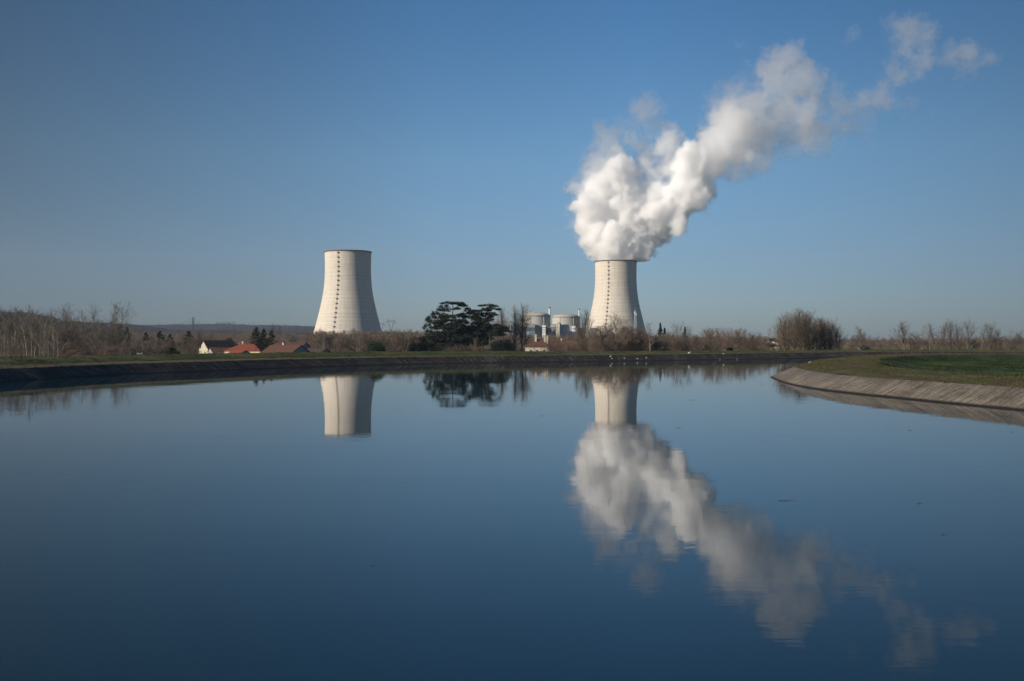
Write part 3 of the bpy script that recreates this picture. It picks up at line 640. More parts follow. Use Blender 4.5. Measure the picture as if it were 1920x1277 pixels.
def tree(key, x, ytop, d, label, group=None, w=1.0, cat=None, z0=-0.6):
    root, H, pw, used_ = PROTO[key]; h = zt(ytop, d)-z0; s = h/H; sx = s*w
    cat = cat or root.get('category') or ('shrub' if key.startswith('bush') else 'tree'); loc = (px(x, d), d, z0); rz = rt.uniform(0, 6.28)
    if not used_[0]:
        used_[0] = True; root.location = loc; root.rotation_euler = (0, 0, rz); root.scale = (sx, sx, s); return tag(root, label, cat, group)
    return copy_thing(root, loc, rz, (sx, sx, s), label, cat, group)

# left cluster of tall pale trees beyond the dark bank
G = 'tall bare trees crowded at the edge of the wood on the dark bank'
for i, (x, y) in enumerate([(3, 568), (11, 572), (19, 577), (27, 566), (36, 572), (44, 570), (51, 574), (66, 573), (75, 577), (84, 571), (92, 578), (101, 583), (-8, 566), (109, 590)]):
    tree(['tall1', 'fork1', 'tall2', 'tall1'][i % 4], x, y, rt.uniform(345, 380), 'tall bare tree in the dense group of pale trunks at the wood edge', G, rt.uniform(.9, 1.2))
tree('tall2', 58, 566, 340, 'straight bare tree with the whitest trunk of the dense pale group', w=.8)
tree('fork1', 120, 563, 440, 'large bare tree with a forked spreading top, standing apart from the pale group', w=1.25)
tree('fork2', 133, 572, 445, 'bare tree leaning away beside the large forked tree', w=1.0)
tree('tall1', 146, 586, 450, 'thin bare tree with a brown trunk between the forked tree and the bent one')
tree('tall3', 155, 577, 455, 'bare tree with a bent top just past the thin brown one')
tree('fork1', 178, 564, 470, 'tall bare tree with a thick ragged column of twigs', w=.7)
tree('tall2', 192, 592, 430, 'shorter pale slender tree in front of the dark fir')
tree('fork2', 207, 566, 500, 'bare tree with a slanting stem over the dark fir', w=.8)
tree('tall1', 215, 559, 520, 'tallest bare pole-like tree above the dark fir')
tree('fork1', 229, 560, 540, 'tall bare tree with an open twisted crown above the dark fir', w=.85)
tree('tall2', 248, 612, 420, 'thin pale pole-like young tree beside the dark conifer pair', w=.6)
tree('tall1', 267, 613, 415, 'thin pale young tree rising over the parked white van', w=.6)
for i in range(26):
    x = -6+i*9.6+rt.uniform(-3, 3); y = float(np.interp(x, [0, 110, 150, 240], [568, 584, 580, 606]))+rt.uniform(0, 20)
    tree(['tall3', 'fork2', 'tall1', 'round2', 'fork1'][i % 5], x, y, rt.uniform(390, 480), 'bare tree of the second rank filling the wood between the taller pale trunks', 'bare trees of the second rank in the wood on the dark bank', rt.uniform(1.0, 1.5))
G = 'low bare shrubs under the tall trees along the dark bank'
for i in range(34):
    x = -15+i*8.2+rt.uniform(-3, 3)
    if i == 16 or 108 < x < 155: continue
    tree(['bush1', 'bush2', 'bushgrey'][i % 3], x, rt.uniform(628, 646), rt.uniform(330, 420), 'low brown bare shrub under the tall trees along the dark bank', G, rt.uniform(.9, 1.4))
for x, y, l in ((116, 652, 'rust red shrub next to the trunk of the large forked tree'), (132, 649, 'biggest rust red shrub below the large forked tree'), (147, 653, 'rust red shrub at the end of the red group')):
    tree('bushred', x, y, 330, l, 'rust red shrubs on the dark bank', 1.1)
G = 'brown round-crowned trees before the gabled white house'
for i, (x, y, d) in enumerate([(285, 622, 520), (300, 632, 480), (318, 634, 470), (332, 626, 480), (345, 621, 460), (358, 620, 470), (371, 617, 480), (384, 616, 520), (395, 619, 540), (340, 640, 420), (356, 642, 400), (366, 640, 410), (278, 636, 450), (262, 630, 480)]):
    tree(['round2', 'spread1', 'round2', 'spread2'][i % 4], x, y, d, 'brown bare round-topped tree in the thicket before the gabled white house', G, 1.05)
for x, y, k_, l in ((406, 652, 'bush1', 'bare shrub against the lean-to of the gabled white house'), (394, 654, 'bush2', 'bare shrub at the foot of the white gable'), (376, 648, 'tall3', 'thin bare tree right before the white gable wall')):
    tree(k_, x, y, 385, l)
# trees behind the red and brown roofs
tree('poplar2', 507, 603, 900, 'tall slim bare poplar behind the brown tiled roof', w=.9)
tree('poplar1', 484, 609, 880, 'slim bare poplar behind the fir group beside the red roof', w=.8)
tree('poplar2', 523, 607, 900, 'second slim bare poplar behind the brown tiled roof', w=.8)
tree('round1', 549, 622, 620, 'yellowish bare tree rising behind the ridge of the brown roof', w=.8)
tree('round2', 575, 620, 700, 'grey bare tree between the brown roof and the cooling tower foot')
tree('tall2', 592, 640, 400, 'thin pale sapling beside the end of the brown roof', w=.7)

# thicket in front of the steamless tower
G = 'bare trees of the thicket before the foot of the steamless tower'
yt = lambda x: np.interp(x, [595, 604, 620, 640, 655, 672, 700, 720, 745, 790], [618, 612, 624, 621, 614, 613, 619, 616, 613, 617])
for i in range(38):
    x = 596+i*4.6+rt.uniform(-2, 2)
    if 684 < x < 728 and i % 2: continue
    tree(['tall3', 'fork2', 'tall2', 'round2', 'fork1', 'tall1'][i % 6], x, float(yt(x))+rt.uniform(-2, 9), rt.uniform(470, 560), 'slender bare tree in the reddish thicket before the foot of the steamless tower', G, rt.uniform(1.1, 1.5))
tree('round1', 600, 611, 640, 'pale bare tree with a rounded crown overlapping the sunlit edge of the steamless tower', w=1.0)
tree('round1', 664, 611, 700, 'grey bare tree with the widest rounded crown before the steamless tower', w=1.4)
tree('round1', 646, 615, 690, 'smaller grey bare tree beside the widest crown before the steamless tower', w=1.2)

# around the cedars
tree('poplar2', 944, 569, 560, 'bare upright tree growing close behind the flat-topped cedar', w=1.15)
tree('poplar1', 966, 566, 540, 'bare poplar-like tree at the edge of the tall pair beside the cedars', w=1.1)
tree('poplar1', 979, 562, 543, 'tallest bare poplar-like tree with a spire top beside the cedars', w=1.2)
tree('fork1', 988, 574, 538, 'bare tree with upswept limbs partly covering the first reactor dome', w=.95)
tree('tall1', 917, 624, 470, 'thin pale trunk standing before the dark yew', w=.9)
tree('fork1', 890, 628, 470, 'leaning pale trunk between the two cedars', w=.8)
for x, y in ((886, 640), (900, 644), (910, 641), (845, 644), (858, 641), (872, 640)): tree('bush1', x, y, 450, 'bare brown shrub at the foot of the two cedars', 'bare shrubs below the cedars', 1.2)
for x, y in ((962, 652), (972, 650), (979, 648)): tree('bushgrey', x, y, 440, 'bare grey shrub between the dark yew and the farmhouse', 'bare shrubs beside the farmhouse', 1.2)
# farmhouse garden up to the steaming tower
tree('spread2', 1002, 637, 405, 'small gnarled bare tree right before the white farmhouse wall', w=.5)
tree('spread1', 1016, 642, 408, 'low dark bare tree in the middle of the white farmhouse wall', w=.5)
tree('tall2', 1027, 634, 410, 'thin bare tree at the corner of the white farmhouse', w=.8)
G = 'bare trees of the garden between the farmhouse and the steaming tower'
for x, y, k_, d in ((1092, 611, 'round2', 495), (1108, 607, 'round2', 485), (1117, 610, 'fork2', 488), (1129, 606, 'round2', 492), (1171, 607, 'fork2', 486), (1187, 609, 'round2', 483), (1193, 612, 'fork2', 488), (1202, 607, 'round2', 492), (1212, 611, 'fork2', 486), (1104, 612, 'fork2', 500), (1122, 608, 'round1', 510), (1178, 606, 'round2', 515), (1196, 608, 'fork1', 505), (1066, 612, 'poplar2', 530), (1038, 618, 'fork2', 520), (1146, 615, 'round2', 480), (1165, 612, 'round2', 478), (1116, 618, 'round2', 470), (1030, 626, 'round2', 560), (1040, 631, 'spread1', 480), (1047, 597, 'tall1', 620), (1052, 630, 'round2', 480), (1062, 629, 'round2', 500), (1070, 622, 'round2', 560), (1078, 626, 'spread2', 520), (1085, 618, 'round2', 520), (1118, 628, 'round2', 480), (1126, 622, 'round2', 500), (1134, 628, 'spread1', 470), (1172, 618, 'round2', 500), (1182, 621, 'round2', 490), (1190, 614, 'round2', 540), (1199, 618, 'round2', 500), (1208, 622, 'spread1', 480), (1110, 634, 'spread2', 450), (1064, 640, 'spread2', 430), (1045, 642, 'spread1', 420), (1078, 640, 'spread1', 430)):
    tree(k_, x, y, d, 'brown bare tree in the garden thicket between farmhouse and steaming tower', G, 1.15)
for i in range(16):
    x = 1032+i*5.2+rt.uniform(-2, 2); tree(['round2', 'spread1', 'fork2', 'spread2'][i % 4], x, rt.uniform(626, 640), rt.uniform(398, 428), 'bare brown tree standing right before the long roof of the farm wing', 'bare trees before the farm wing', 1.2)
tree('poplar2', 1092, 574, 520, 'dark ivy-stemmed tall bare tree beside the second reactor dome', w=1.0)
tree('fork1', 1103, 584, 515, 'bare tree with upswept limbs just before the edge of the steaming tower', w=1.1)
tree('poplar1', 1082, 590, 520, 'shorter bare tree before the second reactor dome', w=.7)
tree('round1', 1155, 580, 490, 'large round-crowned bare tree lit golden in front of the steaming tower', w=1.7)
tree('round1', 1140, 603, 500, 'bare tree leaning against the large round-crowned one', w=1.0)
# between the steaming tower and the spit
tree('tall1', 1219, 598, 470, 'bare tree with a white trunk past the foot of the steaming tower', w=1.5)
tree('fork1', 1268, 598, 500, 'tall bare tree with a wide forked top in the middle of the gap', w=1.2)
tree('fork2', 1286, 607, 480, 'bare tree leaning sideways next to the wide forked one', w=1.3)
tree('spread1', 1330, 609, 487, 'broad dark oak-like bare tree with a domed crown', w=1.3)
tree('spread2', 1352, 609, 480, 'second broad dark bare tree touching the domed one', w=1.2)
G = 'brown bare trees of the row between the steaming tower and the spit'
for i in range(46):
    x = 1205+i*5.2+rt.uniform(-2, 2); yy = np.interp(x, [1205, 1240, 1270, 1300, 1320, 1380, 1400, 1420, 1445], [612, 618, 614, 622, 611, 610, 613, 619, 628])
    tree(['round2', 'fork2', 'spread1', 'tall3', 'round1'][i % 5], x, float(yy)+rt.uniform(-1, 8), rt.uniform(480, 560), 'mid-sized brown bare tree in the row past the steaming tower', G, rt.uniform(1.0, 1.4))
tree('tall2', 1438, 611, 560, 'thin tall bare tree over the cottage with the blue gable', w=.9)
# the big fan-shaped group
tops = [(1480, 576), (1502, 574), (1521, 582), (1546, 590), (1560, 589), (1570, 596), (1492, 580), (1512, 578), (1458, 604), (1466, 590), (1473, 578), (1485, 571), (1497, 578), (1508, 577), (1519, 576), (1530, 590), (1524, 573), (1541, 592), (1553, 588), (1563, 592), (1574, 589), (1583, 600), (1590, 606), (1478, 588), (1515, 592), (1548, 600), (1568, 602)]
for i, (x, y) in enumerate(tops):
    tree(['fan1', 'fan2', 'fan3', 'poplar2'][i % 4], 1474+(x-1474)*.86, y, rt.uniform(480, 525), 'bare tree of the big dense clump standing above the tip of the spit', 'bare trees of the big clump above the tip of the spit', [.95, .9, .9, 1.5][i % 4])
tree('round1', 1611, 606, 560, 'single bare tree with a round crown standing alone past the big clump', w=1.1)
# row over the spit
for x, y, k_, w_, l in ((1698, 601, 'poplar2', 1.5, 'upright bare tree at the start of the row over the spit'), (1715, 622, 'round2', 1.2, 'low dark bare tree next to the upright one over the spit'),
        (1727, 609, 'tall2', 1.2, 'thin pale bare tree in the gap of the row over the spit'), (1743, 607, 'tall1', 1.2, 'thin bare tree with a white trunk over the spit'), (1754, 606, 'tall3', 1.2, 'thin bare tree in the middle of three slender ones over the spit'),
        (1764, 602, 'poplar2', 1.1, 'dark slender bare tree next to the wide pair over the spit'), (1783, 594, 'fan1', .95, 'wide bare tree, first of the tall pair over the spit'), (1796, 606, 'fan3', .8, 'lower bare tree between the two tall wide ones over the spit'),
        (1814, 594, 'fan2', .95, 'wide bare tree, second of the tall pair over the spit'), (1838, 606, 'tall2', 1.4, 'thin bare tree between the tall pair and the dark-trunked tree'),
        (1856, 601, 'fan1', 1.0, 'bare tree with a thick dark forked trunk over the spit'), (1874, 616, 'round2', 1.1, 'low rounded bare tree past the dark forked trunk'), (1889, 619, 'tall2', 1.2, 'small thin bare tree near the end of the row'), (1911, 618, 'round1', 1.0, 'small pale bare tree at the very end of the row')):
    tree(k_, x, y-3, 590, l, w=w_*1.15)
G = 'small bare trees of the low line beyond the spit'
for i in range(46):
    x = 1595+i*7.4+rt.uniform(-3, 3)
    tree(['round2', 'tall3', 'fork2', 'round1'][i % 4], x, rt.uniform(625, 634), rt.uniform(600, 680), 'small bare tree in the low brown line beyond the spit', G, rt.uniform(1.1, 1.5))
tree('bush1', 1445, 646, 470, 'bare shrub before the cream cottage wall'); tree('bush2', 1428, 642, 470, 'bare shrub beside the cream cottage')
for k_, v_ in list(PROTO.items()):
    if not v_[3][0]:
        for ch in list(v_[0].children): bpy.data.objects.remove(ch)
        bpy.data.objects.remove(v_[0])

# woodland masses behind (no one could count these): one mesh, built from small trees
def wood_proto(seed, H=12.0):
    tr, tw = norm_tree(bare_tree(seed, H, ['round', 'fork', 'spread', 'tall'][seed % 4]), H)
    r = random.Random(seed); V = []; keep = r.sample(range(len(tw.v)//7), min(520, len(tw.v)//7))
    for k in keep: a, b_, c = tw.v[k*7], tw.v[k*7+1], tw.v[k*7+6]; V += [a, b_, c]
    T = np.array(V); mid = T.reshape(-1, 3, 3); w = mid[:, 1]-mid[:, 0]; mid[:, 1] = mid[:, 0]+w*3.5
    tv = [(-.14, 0, -.3), (.14, 0, -.3), (.03, 0, H*.75), (0, .14, -.3), (0, -.14, -.3), (0, .0, H*.75)]
    return np.vstack([mid.reshape(-1, 3), np.array(tv)])
WP = [wood_proto(s) for s in (40, 41, 42, 43)]
def woodland(name, spec, mat, label, seed):
    rs = np.random.RandomState(seed); out = []
    for (x0, x1, y0, y1, d0, d1, n) in spec:
        for _ in range(n):
            x = rs.uniform(x0, x1); d = rs.uniform(d0, d1); yt_ = y0+(y1-y0)*(x-x0)/(x1-x0)+rs.uniform(0, 9)*600/d-1
            z0_ = -0.6 if d < 1500 else max(-0.6, float(hill_z(x, d))-4)
            h = zt(yt_, d)-z0_; 
            if h < 3: h = rs.uniform(5, 9) if d < 2000 else rs.uniform(8, 15)
            P_ = WP[rs.randint(4)]; a = rs.uniform(0, 6.28); s = h/12.0; c_, s_ = math.cos(a)*s, math.sin(a)*s; wd = rs.uniform(1.0, 1.5)
            out.append(np.stack([(P_[:, 0]*c_-P_[:, 1]*s_)*wd+px(x, d), (P_[:, 0]*s_+P_[:, 1]*c_)*wd+d, P_[:, 2]*s+z0_], -1))
    V = np.vstack(out); o = link_mesh(name, np_mesh(name, V, np.arange(len(V)).reshape(-1, 3)), mat); tag(o, label, 'woodland', kind='stuff'); return o
woodland('left_bank_woodland'.replace('left_', ''), [(-40, 240, 630, 632, 420, 700, 150), (-60, 130, 602, 612, 700, 1200, 200), (130, 620, 622, 620, 700, 1200, 330), (230, 620, 630, 632, 480, 700, 200)], M['twig'], 'brown leafless woodland beyond the dark bank, behind the houses', 1)
woodland('tower_foot_woodland', [(585, 800, 619, 618, 520, 640, 190), (700, 960, 618, 620, 640, 900, 140), (960, 1230, 626, 624, 560, 900, 260)], M['twig'], 'reddish brown leafless woodland around the feet of the towers', 2)
woodland('distant_woodland', [(1210, 1460, 627, 630, 560, 900, 300), (1440, 1960, 634, 633, 640, 1000, 420), (1440, 1960, 633, 632, 1100, 1800, 160), (-60, 620, 616, 620, 1300, 1900, 160), (-80, 640, 900, 900, 2350, 3300, 900), (-80, 130, 900, 900, 2200, 3100, 300), (200, 640, 900, 900, 4600, 5300, 300), (960, 1460, 628, 630, 1000, 1700, 110)], M['twig_grey'], 'grey brown leafless woodland low on the horizon past the spit', 3)

# ------------------------------------------------------------------ evergreens
def leaf_cloud(mb, c, r, n, size, rr, shell=0.35):
    """n small leaf faces spread through an ellipsoid"""
    for _ in range(n):
        while True:
            v = Vector((rr.uniform(-1, 1), rr.uniform(-1, 1), rr.uniform(-1, 1)))
            if shell == .1: v = Vector((rr.gauss(0, .52), rr.gauss(0, .52), rr.gauss(0, .5))); v.z -= .35*(v.x*v.x+v.y*v.y)*rr.random(); break
            if v.length <= 1 and (v.length > shell or rr.random() < .25): break
        p = Vector((c[0]+v.x*r[0], c[1]+v.y*r[1], c[2]+v.z*r[2])); s = size*rr.uniform(.6, 1.4)
        u = Vector((rr.gauss(0, 1), rr.gauss(0, 1), rr.gauss(0, .6))).normalized(); w = u.cross(Vector((rr.gauss(0, 1), rr.gauss(0, 1), rr.gauss(0, 1)))).normalized()
        k = len(mb.v); mb.v += [tuple(p-u*s), tuple(p+w*s*.45), tuple(p+u*s), tuple(p-w*s*.45)]; mb.f.append((k, k+1, k+2, k+3))
def cedar(x, base, d, plates, trunk_pts, label, seed, fill, scale=7.98, x0=760, y0=540):
    rr = random.Random(seed); root = empty('cedar_tree', (px(x, d), d, -0.6)); tag(root, label, 'tree')
    ox, oy, oz = root.location; mpp = d/F_PX
    def W(zx, zy, dy=0): return Vector(((x0+zx/scale-CX)*mpp-ox, dy, CAM_Z+(HY-(y0+zy/scale))*mpp-oz))
    tr = MB(); T = [W(*p) for p in trunk_pts]; n = len(T)
    for i in range(n-1): tr.bar(T[i], T[i+1], .55*(1-.8*i/n), .55*(1-.8*(i+1)/n), 8)
    cr = MB()
    plates = list(plates); rf_ = random.Random(seed+50)
    for (y0f, y1f, x0f, x1f, nf) in fill:
        for _ in range(nf): plates.append((rf_.uniform(x0f, x1f), rf_.uniform(y0f, y1f), rf_.uniform(45, 85), rf_.uniform(18, 34)))
    for (zx, zy, rx, rz, *o_) in plates:
        dy = o_[0] if o_ else rr.uniform(-4, 4); c = W(zx, zy, dy); RX = rx/scale*mpp*1.25; RZ = rz/scale*mpp*1.35; RY = max(RX*.8, 1.8)
        k = min(range(n), key=lambda i: abs(T[i].z-(c.z-1.0))); a = T[k]; m = a.lerp(c, .55)+Vector((0, 0, .8)); tr.bar(a, m, .22, .14, 5); tr.bar(m, c, .14, .05, 5)
        for q in range(max(6, int(RX*2.6))):                    # a plate is made of smaller ragged sprays
            t = rr.uniform(-.85, .85); cc = (c.x+RX*t, c.y+RY*rr.uniform(-.8, .8), c.z+RZ*rr.uniform(-.45, .45)-abs(t)*RZ*.35)
            s = rr.uniform(.25, .45)
            leaf_cloud(cr, cc, (max(1.1, RX*s), max(1.1, RY*s), max(.5, RZ*rr.uniform(.35, .7))), int(60+RX*RZ*11), .30, rr, .1)
    tr.build('trunk', M['bark'], root); cr.build('crown', M['cedar'], root); return root
C1 = [(640, 222, 95, 14), (760, 228, 95, 16), (860, 258, 70, 20), (925, 310, 45, 26), (570, 262, 48, 26), (525, 305, 40, 26), (760, 300, 45, 18), (610, 330, 50, 22), (480, 370, 60, 34), (400, 420, 75, 34),
      (560, 400, 70, 26), (340, 480, 55, 30), (330, 560, 55, 40), (350, 640, 45, 36), (440, 500, 80, 30), (560, 480, 70, 30), (660, 410, 50, 24), (780, 420, 60, 26), (820, 480, 80, 30), (450, 590, 70, 24), (600, 570, 80, 26), (740, 540, 70, 28), (700, 600, 80, 30),
      (420, 700, 90, 34), (560, 660, 90, 34), (700, 690, 90, 34), (520, 760, 110, 40), (660, 790, 110, 44), (600, 860, 130, 44), (500, 900, 90, 40), (740, 860, 90, 44), (680, 920, 120, 36),
      (300, 745, 90, 26), (200, 765, 80, 26), (100, 785, 65, 18), (240, 830, 110, 40), (180, 890, 90, 40), (280, 910, 120, 36), (140, 935, 60, 24)]
C2 = [(1240, 250, 70, 12), (1150, 262, 45, 7), (1310, 268, 55, 11), (1370, 312, 45, 10), (1260, 305, 90, 12), (1180, 325, 80, 18), (1080, 340, 85, 20), (1020, 370, 80, 24), (920, 375, 60, 22), (1200, 370, 70, 16), (1290, 372, 50, 10), (1340, 400, 45, 12),
      (960, 430, 90, 26), (1060, 450, 80, 30), (1230, 460, 40, 22), (880, 500, 70, 26), (1040, 520, 60, 22), (1130, 540, 60, 24), (930, 580, 60, 22), (1060, 600, 80, 26), (1200, 560, 60, 22), (860, 640, 70, 26), (980, 660, 80, 26), (1120, 660, 80, 26),
      (900, 730, 100, 36), (1040, 740, 90, 36), (1160, 740, 70, 34), (860, 810, 90, 40), (980, 830, 90, 40), (820, 900, 90, 40), (930, 920, 80, 36), (1090, 830, 60, 36), (1190, 820, 50, 30),
      (1330, 560, 90, 30), (1430, 590, 80, 24), (1370, 620, 90, 28), (1300, 660, 60, 26)]
cedar(848, 0, 524, C1, [(700, 955), (705, 820), (690, 700), (690, 560), (705, 420), (712, 330), (710, 240)], 'huge dark cedar with an arching flat top and low sweeping limbs', 1, [(400, 620, 400, 840, 16), (600, 780, 400, 900, 22), (740, 930, 460, 900, 34), (770, 945, 110, 440, 26)])
cedar(909, 0, 530, C2, [(1170, 955), (1165, 800), (1170, 650), (1190, 520), (1200, 420), (1215, 330), (1240, 262)], 'dark cedar with a narrow layered top next to the huge one', 2, [(400, 560, 860, 1240, 12), (560, 760, 820, 1300, 34), (740, 940, 800, 1300, 36), (560, 700, 1260, 1500, 12)])
def evergreen(name, x, y_top, d, wpx, label, cat, seed, mat='leaf_green', kind='round', group=None):
    rr = random.Random(seed); h = zt(y_top, d)+.6; w = wpx/2*d/F_PX; root = empty(name, (px(x, d), d, -0.6)); tag(root, label, cat, group)
    tr = MB(); cr = MB(); tr.bar((0, 0, -.3), (0, 0, h*.8), max(.12, h*.02), .05, 6)
    if kind == 'round':
        for _ in range(46):
            v = Vector((rr.gauss(0, 1), rr.gauss(0, 1), abs(rr.gauss(0, 1)))).normalized(); f = rr.uniform(.45, .85)
            leaf_cloud(cr, (v.x*w*f, v.y*w*f, h*.30+v.z*h*.74*f), (w*.30, w*.30, h*.16), 330, max(.16, d/2400), rr, .2)
        leaf_cloud(cr, (0, 0, h*.3), (w*.9, w*.9, h*.42), 3200, max(.18, d/2200), rr, 0)
    else:
        n = int(h*1.5)
        for i in range(n):
            t = (i+.5)/n; rad_ = (w*1.15*(1-t)**.75+.25)*rr.uniform(.6, 1.2); zc = h*(.08+.92*t)
            for q in range(max(3, int(6*(1-t)+3))):
                a = rr.uniform(0, 6.28); rr_ = rad_*rr.uniform(.4, .8); leaf_cloud(cr, (math.cos(a)*rr_, math.sin(a)*rr_, zc-rr_*.15), (max(.45, rad_*.5), max(.45, rad_*.5), h/n*.8), 75, max(.16, d/2600), rr, 0)
                if q < 3: tr.bar((0, 0, zc), (math.cos(a)*rr_, math.sin(a)*rr_, zc-rr_*.15), .06, .03, 4)
        leaf_cloud(cr, (0, 0, h*.97), (.2, .2, h*.05), 30, .2, rr, 0)
    tr.build('trunk', M['bark'], root); cr.build('crown', M[mat], root); return root
evergreen('fir_tree', 226, 609, 560, 46, 'dark fir standing behind the tall bare poles', 'tree', 1, 'fir', 'cone')
evergreen('fir_tree', 238, 613, 570, 30, 'smaller dark fir joined to the one behind the bare poles', 'tree', 2, 'fir', 'cone')
evergreen('fir_tree', 211, 618, 600, 30, 'narrow dark fir half hidden by the other two behind the poles', 'tree', 3, 'fir', 'cone')
evergreen('fir_tree', 115, 624, 640, 20, 'dark blue-green conifer far behind the large forked tree', 'tree', 4, 'fir', 'round')
evergreen('fir_tree', 300, 621, 560, 40, 'dark conifer standing alone over the brown thicket', 'tree', 5, 'fir', 'cone')
evergreen('fir_tree', 319, 627, 570, 26, 'small dark conifer next to the one over the brown thicket', 'tree', 6, 'fir', 'cone')
evergreen('fir_tree', 274, 624, 560, 30, 'greyish conifer closest to the thin pale saplings', 'tree', 7, 'fir', 'cone')
evergreen('fir_tree', 354, 621, 620, 40, 'dark conifer top peeking over the round brown trees', 'tree', 8, 'fir', 'cone')
evergreen('evergreen_bush', 321, 652, 330, 24, 'dark green bush on the grass edge near the gabled white house', 'bush', 9)
evergreen('evergreen_bush', 334, 658, 328, 16, 'low dark bush joined to the green one near the gabled white house', 'bush', 10)
evergreen('evergreen_tree', 430, 634, 520, 32, 'round dark green tree behind the slate roof of the gabled white house', 'tree', 11)
evergreen('evergreen_tree', 412, 638, 560, 20, 'small dark tree at the ridge of the slate roof', 'tree', 12)
evergreen('fir_tree', 480, 614, 470, 46, 'tall dark fir behind the red tiled roof', 'tree', 13, 'fir', 'cone')
evergreen('fir_tree', 494, 617, 480, 36, 'dark fir in the middle of the three behind the red roof', 'tree', 14, 'fir', 'cone')
evergreen('fir_tree', 509, 620, 480, 38, 'brownish dark fir nearest the brown roof', 'tree', 15, 'cedar', 'cone')
evergreen('evergreen_bush', 706, 640, 358, 48, 'big round dark green bush before the brown thicket', 'bush', 16)
evergreen('yew_tree', 944, 628, 436, 56, 'low rounded blackish yew between cedars and poplars', 'tree', 17, 'fir')
evergreen('fir_tree', 1238, 606, 640, 15, 'dark pointed evergreen top above the brown row', 'tree', 18, 'fir', 'cone')
evergreen('fir_tree', 1246, 615, 650, 14, 'lower dark evergreen beside the pointed one above the brown row', 'tree', 19, 'fir', 'cone')
evergreen('fir_tree', 1284, 613, 650, 12, 'dark evergreen top behind the leaning bare tree', 'tree', 20, 'fir', 'cone')
for i, (x, y, w_) in enumerate(((1141, 645, 16), (1165, 640, 14), (1182, 642, 12), (1206, 646, 12), (1328, 645, 14), (1340, 648, 14), (1369, 650, 10), (1414, 649, 14), (1430, 650, 12))):
    evergreen('evergreen_bush', x, y+1, 500, w_*1.5, ['dark ivy-clad bush below the large round-crowned tree', 'narrow dark evergreen under the round-crowned tree', 'dark evergreen at the shaded foot of the steaming tower', 'low dark bush past the steaming tower', 'ivy mound at the trunk of the domed oak-like tree', 'second ivy mound below the two oak-like trees',
        'tiny dark bush past the oak-like trees', 'dark bush on the way to the cream cottage', 'dark bush touching the cream cottage'][i], 'bush', 30+i, 'fir')
evergreen('evergreen_bush', 1620, 648, 640, 22, 'dark bush low behind the lone round-crowned tree', 'bush', 50, 'fir')
evergreen('evergreen_bush', 1716, 649, 640, 18, 'dark bush at the foot of the row over the spit', 'bush', 51, 'fir')

# ------------------------------------------------------------------ houses
def house(name, x, d, yaw, W_, L_, eave, ridge, kind, mats, label, chim=(), windows=(), doors=(), over=.35):
    """Footprint W_ (local x) by L_ (local y); ridge along local y; gable wall faces local -y."""
    wm, rm = mats; root = empty(name, (px(x, d), d, -0.6), math.radians(yaw)); tag(root, label, 'house'); h, l = W_/2, L_/2; e, rz = eave+.6, ridge+.6
    w = MB()
    if kind == 'gable':
        w.add([(-h, -l, 0), (h, -l, 0), (h, l, 0), (-h, l, 0), (-h, -l, e), (h, -l, e), (h, l, e), (-h, l, e), (0, -l, rz-.12), (0, l, rz-.12)],
              [(0, 1, 5, 8, 4), (1, 2, 6, 5), (2, 3, 7, 9, 6), (3, 0, 4, 7)])
    else: w.add([(-h, -l, 0), (h, -l, 0), (h, l, 0), (-h, l, 0), (-h, -l, e), (h, -l, e), (h, l, e), (-h, l, e)], [(0, 1, 5, 4), (1, 2, 6, 5), (2, 3, 7, 6), (3, 0, 4, 7)])
    w.build('wall', wm, root); r = MB(); o = over; sl = (rz-e)/h; zo = e-sl*o; th = .18
    if kind == 'gable':
        for s in (-1, 1):
            a = [(s*(h+o), -l-o, zo), (s*(h+o), l+o, zo), (0, l+o, rz), (0, -l-o, rz)]; b_ = [(q[0], q[1], q[2]+th) for q in a]
            r.add(a+b_, [(0, 1, 2, 3), (7, 6, 5, 4), (0, 4, 5, 1), (1, 5, 6, 2), (3, 7, 4, 0)])
    else:
        k = max(.3, l-h); b_ = [(-h-o, -l-o, zo), (h+o, -l-o, zo), (h+o, l+o, zo), (-h-o, l+o, zo), (0, -k, rz), (0, k, rz)]
        low = [(q[0], q[1], zo-th) for q in b_[:4]]
        r.add(b_+low, [(0, 1, 4), (1, 2, 5, 4), (2, 3, 5), (3, 0, 4, 5), (9, 8, 7, 6), (6, 7, 1, 0), (7, 8, 2, 1), (8, 9, 3, 2), (9, 6, 0, 3)])
    rf = r.build('roof', rm, root)
    for (cx_, cy_, cw, ct) in chim:
        c = MB(); c.box(cx_-cw/2, cy_-cw/2, e, cx_+cw/2, cy_+cw/2, ct+.6); c.box(cx_-cw/2-.1, cy_-cw/2-.1, ct+.6, cx_+cw/2+.1, cy_+cw/2+.1, ct+.8); c.build('chimney', M['plaster'], rf)
    for lst, nm, mt in ((windows, 'window', M['glass']), (doors, 'door', M['wood_dark'])):
        for (side, u, z, ww, hh) in lst:
            m = MB()
            if side == 'f': m.box(u-ww/2, -l-.03, z, u+ww/2, -l+.05, z+hh); fr = (u-ww/2-.1, -l-.06, z-.1, u+ww/2+.1, -l-.032, z)
            else: s = 1 if side == 'r' else -1; m.box(min(s*(h+.03), s*(h-.05)), u-ww/2, z, max(s*(h+.03), s*(h-.05)), u+ww/2, z+hh); fr = (min(s*(h+.03), s*(h+.09)), u-ww/2-.1, z-.1, max(s*(h+.03), s*(h+.09)), u+ww/2+.1, z)
            q = m.build(nm, mt, root); f = MB(); f.box(*fr); f.build('sill', M['white_paint'], q)
    return root
